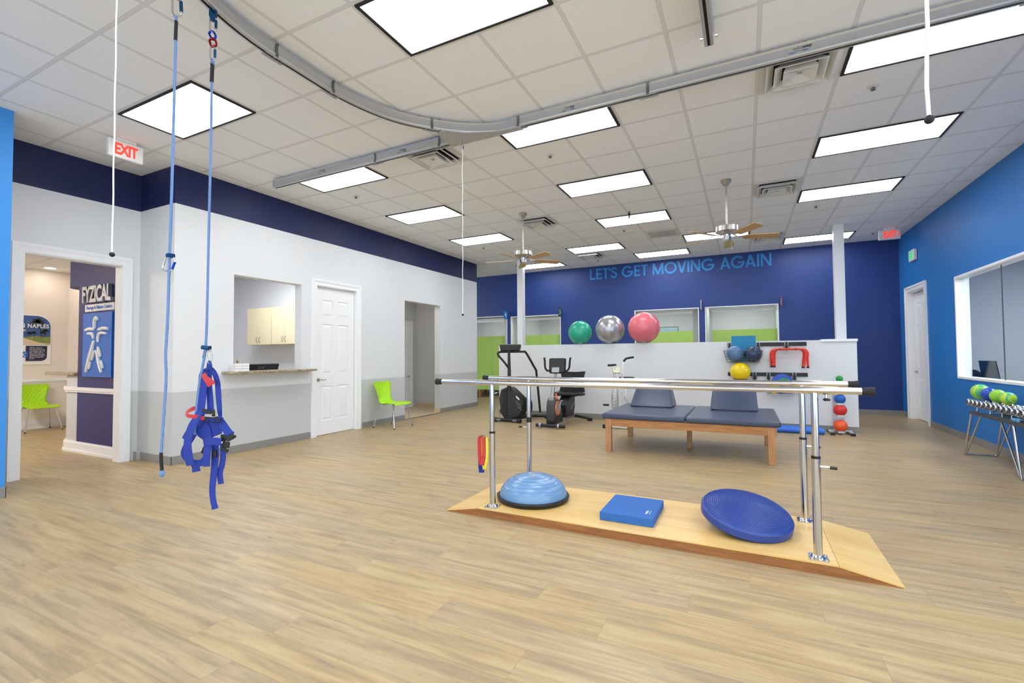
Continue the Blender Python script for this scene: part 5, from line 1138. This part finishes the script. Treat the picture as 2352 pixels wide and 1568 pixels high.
for s_ in (-1, 1):
    MB().tube(smoothpath([mm @ V(s_*.13, .0, -.09), mm @ V(s_*.18, -.01, -.09), mm @ V(s_*.215, -.02, -.04), mm @ V(s_*.225, -.03, .07), mm @ V(s_*.235, -.035, .14)], 4), .018, 12).build('handle', KM, rbk)
MB().box(-.79, -.70, 3.3, 4.02, .07, .13).build('beam', M['silver'], rbk, smooth=0, bevel=.006)
f2 = MB().tube([(-1.04, 2.86, .045), (-.50, 2.86, .045)], .030, 12).build('front_foot', K, rbk)
for x in (-.95, -.61): MB().cyl((x-.014, 2.842, .045), (x+.014, 2.842, .045), .043, n=20).build('wheel', M['silver'], f2)
MB().tube([(-1.04, 4.02, .05), (-.74, 3.96, .10), (-.44, 4.02, .045)], .026, 12).build('rear_foot', K, rbk); MB().cbox((-.42, 4.02, .03), (.09, .07, .055)).build('foot_cap', KM, rbk, bevel=.012)
MB().prism([(3.38, .13), (3.36, .36), (3.45, .42), (3.58, .50), (3.84, .50), (3.84, .30), (3.78, .13)], yzx(-.845), 0, .19).build('seat_housing', K, rbk, bevel=.015, seg=3)
MB().prism([(3.60, .26), (3.78, .36), (3.78, .38), (3.60, .28)], yzx(-.654), 0, .003).build('decal', M['silver'], rbk, smooth=0)
st = MB().box(-.98, -.50, 3.50, 3.92, .505, .575).build('seat', K, rbk, bevel=.03, seg=4, smooth=1.)
MB().cbox((-.74, 3.68, .49), (.10, .16, .06)).build('seat_post', M['darkg'], st)
for x in (-1.0, -.46): MB().tube([(x, 3.56, .535), (x, 3.80, .53)], .022, 10).build('side_grip', KM, rbk)
rows = []
for z, w, y in ((.56, .50, 3.90), (.66, .46, 3.915), (.78, .43, 3.93), (.88, .45, 3.95), (.93, .49, 3.965)): rows.append([(-.725+w*(k/12-.5), y+.035*(abs(k-6)/6)**2*-1.4+.02, z+(.02*(abs(k-6)/6)**2 if z > .9 else 0)) for k in range(13)])
b_ = MB(); b_.rings(rows, close=False, caps=False); bk_ = b_.build('backrest', mat_sheer('black_seat_mesh', '#16171a', .82), rbk, smooth=1.2, solid=.008)
MB().tube([r_[0] for r_ in rows]+rows[-1][1:-1]+[r_[-1] for r_ in reversed(rows)], .013, 8).build('backrest_frame', K, bk_)

# ------------------------------------------------------------------ air bike (mostly behind the table)
ab = thing('air_bike', 'white upright air bike with swinging arms behind the treatment table', 'exercise machine', (.30, 3.45, 0))
ca = MB().lathe([(.001, -.06), (.20, -.05), (.30, -.03), (.315, 0), (.30, .03), (.20, .05), (.001, .055)], (.24, 3.42, .40), 40, Matrix.Rotation(.2, 3, 'Z') @ ro).build('fan_cage', mat('cage_grey', '#aeb0b2', .4, .3), ab)
mb = MB()
for k in range(36):
    a = 2*PI*k/36; dv = V(0, math.cos(a), math.sin(a)); mr_ = Matrix.Rotation(.2, 3, 'Z')
    mb.tube([V(.24, 3.42, .40)+mr_ @ (dv*.08+V(-.066, 0, 0)), V(.24, 3.42, .40)+mr_ @ (dv*.22+V(-.062, 0, 0)), V(.24, 3.42, .40)+mr_ @ (dv*.318+V(-.02, 0, 0)), V(.24, 3.42, .40)+mr_ @ (dv*.318+V(.02, 0, 0))], .003, 5)
mb.build('cage_wires', M['signw'], ca)
a1 = MB().tube(smoothpath([(.21, 3.46, .40), (.20, 3.46, .75), (.215, 3.46, 1.0), (.235, 3.46, 1.08)], 4), .016, 10).build('swing_arm', M['signw'], ab); MB().tube([(.25, 3.46, 1.092), (.10, 3.45, 1.086)], .019, 12).build('grip', KM, a1)
a2 = MB().tube(smoothpath([(.36, 3.50, .40), (.345, 3.50, .75), (.352, 3.50, 1.0), (.37, 3.52, 1.15)], 4), .016, 10).build('swing_arm', M['signw'], ab); MB().tube(smoothpath([(.37, 3.52, 1.155), (.40, 3.56, 1.20), (.44, 3.64, 1.215), (.49, 3.74, 1.225)], 4), .019, 12).build('grip', KM, a2)
for a_, s_ in ((a1, .205), (a2, .349)):
    mb = MB()
    for k in range(5): mb.cbox((s_, 3.445 if a_ is a1 else 3.485, .78+k*.035), (.012, .006, .016))
    mb.build('decal', K, a_, smooth=0)
mm = Matrix.Translation((.25, 3.48, 1.0)) @ Matrix.Rotation(.3, 4, 'Z') @ Matrix.Rotation(-.45, 4, 'X')
cb = MB().hexa([mm @ V(*p) for p in ((-.06, -.02, -.06), (.06, -.02, -.06), (.065, .03, -.06), (-.065, .03, -.06), (-.07, -.03, .055), (.07, -.03, .055), (.075, .03, .06), (-.075, .03, .06))]).build('display_box', M['offw'], ab, bevel=.008)
MB().tube([(.225, 3.48, .95), (.225, 3.45, .72)], .006).tube([(.29, 3.49, .95), (.29, 3.46, .72)], .006).build('display_stem', M['chrome'], cb)
MB().tube([(.33, 3.55, .15), (.36, 3.75, .80)], .02, 10).tube([(.33, 3.5, .62), (.52, 3.9, .12)], .014, 8).build('frame', M['signw'], ab)
MB().lathe([(.001, -.01), (.12, 0), (.15, .03), (.13, .055), (.001, .06)], (.34, 3.85, .81), 28).build('seat', K, ab, smooth=1.)
pd = MB().cyl((.03, 3.38, .39), (.13, 3.38, .39), .018, n=12).build('foot_peg', KM, ab)
MB().box(.07, .50, 3.26, 3.31, .02, .06).box(.15, .55, 4.08, 4.13, .02, .06).box(.27, .33, 3.3, 4.1, .03, .07).build('base', M['signw'], ab, bevel=.005)
MB().box(.05, .09, 3.25, 3.32, 0, .06).box(.48, .52, 3.25, 3.32, 0, .06).box(.15, .19, 4.07, 4.14, 0, .06).box(.51, .55, 4.07, 4.14, 0, .06).build('foot_caps', KM, ab, smooth=0)

# ------------------------------------------------------------------ right window and office
mb = MB(); w = .034; y0, y1, z0, z1 = WIN
for a, b, c, d in ((y0, y0+w, z0, z1), (y1-w, y1, z0, z1), (y0+w, y1-w, z0, z0+w), (y0+w, y1-w, z1-w, z1)): mb.box(XR-.012, XR+.15, a, b, c, d)
wf = struct(mb.build('window_1', M['trim'], smooth=0, bevel=.003))
for a, b in ((y0+w, 3.226), (3.232, y1-w)): MB().box(XR+.06, XR+.068, a, b, z0+w, z1-w).build('pane', M['glass'], wf, smooth=0)
MB().box(XR+.058, XR+.070, 3.227, 3.231, z0+w, z1-w).build('pane_joint', M['darkg'], wf, smooth=0)
slab('wall_office_far', 7.6, 7.7, -.5, 8.0, 0, 2.8, mat('office_wall', '#b9bdc4', .7)); slab('wall_office_end', XR+.15, 7.7, 7.35, 7.45, 0, 2.8, mat('office_wall', '#b9bdc4')); slab('wall_office_near', XR+.15, 7.7, -.6, -.5, 0, 2.8, M['grey']); slab('ceiling_office', XR+.15, 7.7, -.6, 7.45, 2.75, 2.85, M['white'])
slab('wall_office_divider', XR+.15, 7.6, 5.55, 5.65, 0, 2.75, mat('office_wall', '#b9bdc4'))
ds = thing('office_desk', 'office desk against the inside of the large window', 'desk', (5.75, 3.7, 0))
MB().box(5.34, 6.1, 2.2, 4.56, .80, .84).build('desk_top', M['silver'], ds, smooth=0)
for x, y in ((5.38, 2.25), (6.05, 2.25), (5.38, 4.5), (6.05, 4.5)): MB().box(x-.025, x+.025, y-.025, y+.025, 0, .80).build('leg', M['darkg'], ds, smooth=0)
lp = thing('laptop', 'open dark laptop seen through the large window', 'laptop', (5.45, 4.2, .84))
L_ = [(5.395, 4.50, 1.15), (5.43, 4.08, 1.15), (5.41, 3.90, .862), (5.375, 4.34, .862)]
sc_ = MB().hexa([L_[3], L_[2], V(*L_[2])+V(.014, .006, 0), V(*L_[3])+V(.014, .006, 0), L_[0], L_[1], V(*L_[1])+V(.014, .006, 0), V(*L_[0])+V(.014, .006, 0)]).build('screen', mat('dark_laptop_lid', '#14171d', .12), lp, smooth=0)
MB().prism([(5.385, 4.34), (5.42, 3.90), (5.68, 3.93), (5.65, 4.36)], up, .841, .86).build('keyboard_base', K, lp, smooth=0)
oc = thing('office_chair', 'dark office chair back at the left edge of the large window', 'chair', (5.66, 5.0, 0))
rows = [[(5.46+.02*j, 4.62+.6*k/8, .60+.40*j/3*(1-(abs(k-5)/9)**2)) for k in range(9)] for j in range(4)]
b_ = MB(); b_.rings(rows, close=False, caps=False); b_.build('backrest', mat('black_chair_fabric', '#1b1c22', .7), oc, smooth=1.2, solid=.03)
MB().box(5.5, 5.95, 4.7, 5.14, .46, .52).build('seat', mat('black_chair_fabric'), oc, bevel=.02); MB().cyl((5.72, 4.92, .1), (5.72, 4.92, .46), .025).build('column', M['black'], oc)
MB().lathe([(.001, .10), (.28, .05), (.28, .0), (.001, .0)], (5.72, 4.92, 0), 20).build('base', M['black'], oc)
mb = MB()
for i in range(6): mb.box(5.5+.05*i, 5.66+.05*i, 3.3-.09*i, 3.5-.09*i, .84+.012*i, .852+.012*i)
tag(mb.build('paper_pile', M['paper'], smooth=0), 'low pile of white papers on the desk beyond the window', 'papers')

# ------------------------------------------------------------------ dumbbell rack
dr = thing('dumbbell_rack', 'chrome legged dumbbell rack with a dark shelf along the blue wall', 'rack', (4.88, 2.1, 0))
MB().box(4.745, 4.765, 1.15, 2.865, .525, .568).build('front_rail', M['char'], dr, bevel=.003); MB().box(5.03, 5.05, 1.15, 2.865, .525, .568).build('rear_rail', M['char'], dr, bevel=.003)
MB().box(4.765, 5.03, 1.15, 2.865, .527, .535).build('shelf', M['char'], dr, smooth=0)
for y in (3.01, 1.69):
    s_ = -1 if y > 2.5 else 1; s_ = 1 if y < 2 else -1
    q = [(4.755, y+s_*.17, .53), (4.735, y, .012), (5.03, y, .012), (5.04, y+s_*.17, .53)]
    lf = MB().tube([q[0], q[1]], .011, 10).tube([q[1], q[2]], .009, 10).tube([q[2], q[3]], .011, 10).build('leg_frame', M['chrome'], dr)
    MB().tube([(4.755, y+s_*.42, .53), (4.74, y+s_*.02, .012)], .009, 10).tube([(5.035, y+s_*.42, .53), (5.03, y+s_*.02, .012)], .009, 10).build('brace', M['chrome'], lf)
for x in (4.785, 4.935): 
    r_ = MB().tube([(x, 1.15, .617), (x, 2.98, .617)], .007, 8).build('upper_rail', M['chrome'], dr)
    for y in (1.3, 1.97, 2.17, 2.44, 2.77): MB().tube([(x, y, .56), (x, y, .617)], .006, 8).cyl((x, y, .566), (x, y, .580), .010, n=8).build('support_post', M['chrome'], r_)
def make_db():
    t = thing('dumbbell', '', 'dumbbell', (0, 0, 0), 0, 'row of chrome dumbbells on the rack')
    MB().cyl((-.06, 0, 0), (.06, 0, 0), .014, n=14).build('grip', M['steel'], t, world=False)
    for s_ in (-1, 1):
        h_ = MB().lathe([(.001, 0), (.034, 0), (.038, .006), (.040, .010), (.040, .042), (.036, .048), (.028, .050), (.028, .046), (.001, .046)], (s_*.055, 0, 0), 24, Matrix.Rotation(s_*PI/2, 3, 'Y')).build('head', M['chrome'], t, world=False)
        MB().lathe([(.027, .0465), (.001, .0475)], (s_*.055, 0, 0), 20, Matrix.Rotation(s_*PI/2, 3, 'Y')).build('end_face', M['black'], h_, world=False)
    return t
d0 = make_db(); ORD = ('first', 'second', 'third', 'fourth', 'fifth', 'sixth', 'seventh', 'eighth', 'ninth', 'tenth', 'eleventh', 'twelfth')
for i in range(12):
    o = d0 if i == 0 else copy_tree(d0); o.location = (4.858, 2.955-i*.1135, .662)
    o['label'] = ('chrome dumbbell at the far left end of the rack', 'chrome dumbbell next to the one at the far left end of the rack')[i] if i < 2 else '%s chrome dumbbell from the far left end of the rack' % ORD[i]
for lb, y, x, m, gn in (('light blue neoprene dumbbell on the lower shelf, farther one', 1.90, 4.80, mat('light_blue_neoprene', '#5aa0d0', .6), 0), ('light blue neoprene dumbbell on the lower shelf beside the black one', 1.82, 4.80, mat('light_blue_neoprene'), 0), ('black dumbbell on the lower shelf at the photo edge', 1.735, 4.80, M['blackm'], 0)):
    t = thing('small_dumbbell', lb, 'dumbbell', (x+.06, y, .566), 0, 'small dumbbells on the lower shelf')
    MB().cyl((-.04, 0, 0), (.04, 0, 0), .013, n=12).build('grip', m, t, world=False)
    for s_ in (-1, 1): MB().cyl((s_*.04, 0, 0), (s_*.095, 0, 0), .030, n=6 if 'black' in lb else 18).build('head', m, t, world=False, bevel=.006)
G_ = 'soft balls resting on the dumbbells'
bz = .662+.040
rball('soft_ball', 'yellow and teal swirled ball farthest left on the dumbbells', 'ball', (4.90, 3.0, bz+.083), .094, mat_swirl('swirl_yellow_teal', '#2fb38a', '#8ed04a', '#e6e21c'), G_)
rball('soft_ball', 'plain royal blue ball between two green balls on the dumbbells', 'ball', (4.90, 2.77, bz+.070), .080, mat('royal_ball', '#2350b8', .25), G_)
rball('soft_ball', 'plain lime green ball third along the dumbbells', 'ball', (4.90, 2.56, bz+.066), .076, mat('lime_ball', '#8fcf3c', .35), G_)
rball('soft_ball', 'yellow ball with teal swirls nearest on the dumbbells', 'ball', (4.90, 2.335, bz+.060), .070, mat_swirl('swirl_lime', '#3fb98a', '#a9d83a', '#dfe61e'), G_)

# ------------------------------------------------------------------ unseen lamps added to brighten the side rooms
def added_lamp(label, x, y, z, w, h, s, name='added_room_light', col='#fff1e0'):
    t = thing(name, label, 'ceiling light', (x, y, z))
    MB().box(-w/2-.02, w/2+.02, -h/2-.02, h/2+.02, -.008, -.001).build('frame', M['louv'], t, world=False, smooth=0)
    MB().box(-w/2, w/2, -h/2, h/2, -.014, -.008).build('diffuser', emis('lamp_%s_%g' % (col[1:], s), col, s), t, world=False, smooth=0); return t
added_lamp('unseen lit panel added to brighten the service room', -5.4, .3, 2.98, 1.1, .55, 30., col='#f4f8ff')
added_lamp('unseen lit panel added to brighten the hallway', -4.6, 3.4, 2.9, .5, .5, 9.)
added_lamp('unseen lit panel added to brighten the office', 6.5, 3.0, 2.75, 1.1, 1.1, 28., col='#eef4ff')
for i, x in enumerate((-5.3, -2.5, .2, 2.2)): added_lamp(('unseen lit panel added to brighten the cubicle with the blue sign', 'unseen lit panel added to brighten the cubicle with the green sign', 'unseen lit panel added to brighten the cubicle with the framed picture', 'unseen lit panel added to brighten the cubicle with the magenta sign')[i], x, 8.5, 2.65, 1.1, .5, 9., col='#f6fbf4')
added_lamp('unseen lit panel added to brighten the reception', -7.2, -3.6, 2.92, 1.1, .55, 48., col='#fff9f4')
def can(label, x, y):
    t = thing('downlight', label, 'ceiling light', (x, y, 2.92), 0, 'reception downlights')
    MB().lathe([(.075, -.001), (.105, -.001), (.105, -.006), (.075, -.006), (.075, -.001)], n=28).build('ring', M['trim'], t, world=False)
    MB().lathe([(.001, -.002), (.074, -.002), (.074, -.004), (.001, -.004)], n=28).build('lamp', emis('warm_lamp', '#fff0df', 60.), t, world=False, smooth=0)
can('small round downlight in the reception ceiling, seen through the doorway', -8.98, -.90); can('second round reception downlight hidden above the doorway', -8.98, -2.3)

# ------------------------------------------------------------------ camera, world, view
W = bpy.data.worlds.new('World'); SC.world = W; W.use_nodes = True
W.node_tree.nodes['Background'].inputs[0].default_value = (.90, .95, 1, 1); W.node_tree.nodes['Background'].inputs[1].default_value = 3.2
cam = bpy.data.cameras.new('Camera'); co_ = bpy.data.objects.new('Camera', cam); COL.objects.link(co_); SC.camera = co_
cam.sensor_width = 36; cam.sensor_fit = 'HORIZONTAL'; cam.lens = 1062.384/2352*36; cam.shift_x = -(1189.97-1176)/2352; cam.clip_start = .05
cy_, sy_, cp, sp2 = math.cos(YAW), math.sin(YAW), math.cos(.0293), math.sin(.0293)
fw = V(-sy_*cp, cy_*cp, sp2); rg = V(cy_, sy_, 0); uu = rg.cross(fw); cr_, sr_ = math.cos(-.0072), math.sin(-.0072)
r2 = rg*cr_+uu*sr_; u2 = -rg*sr_+uu*cr_
mw = Matrix(((r2.x, u2.x, -fw.x), (r2.y, u2.y, -fw.y), (r2.z, u2.z, -fw.z))).to_4x4(); mw.translation = V(2.3036, -4.6509, 1.28); co_.matrix_world = mw
vs = SC.view_settings; vs.view_transform = 'Standard'; vs.look = 'None'; vs.gamma = 1; vs.use_curve_mapping = False; vs.exposure = .08
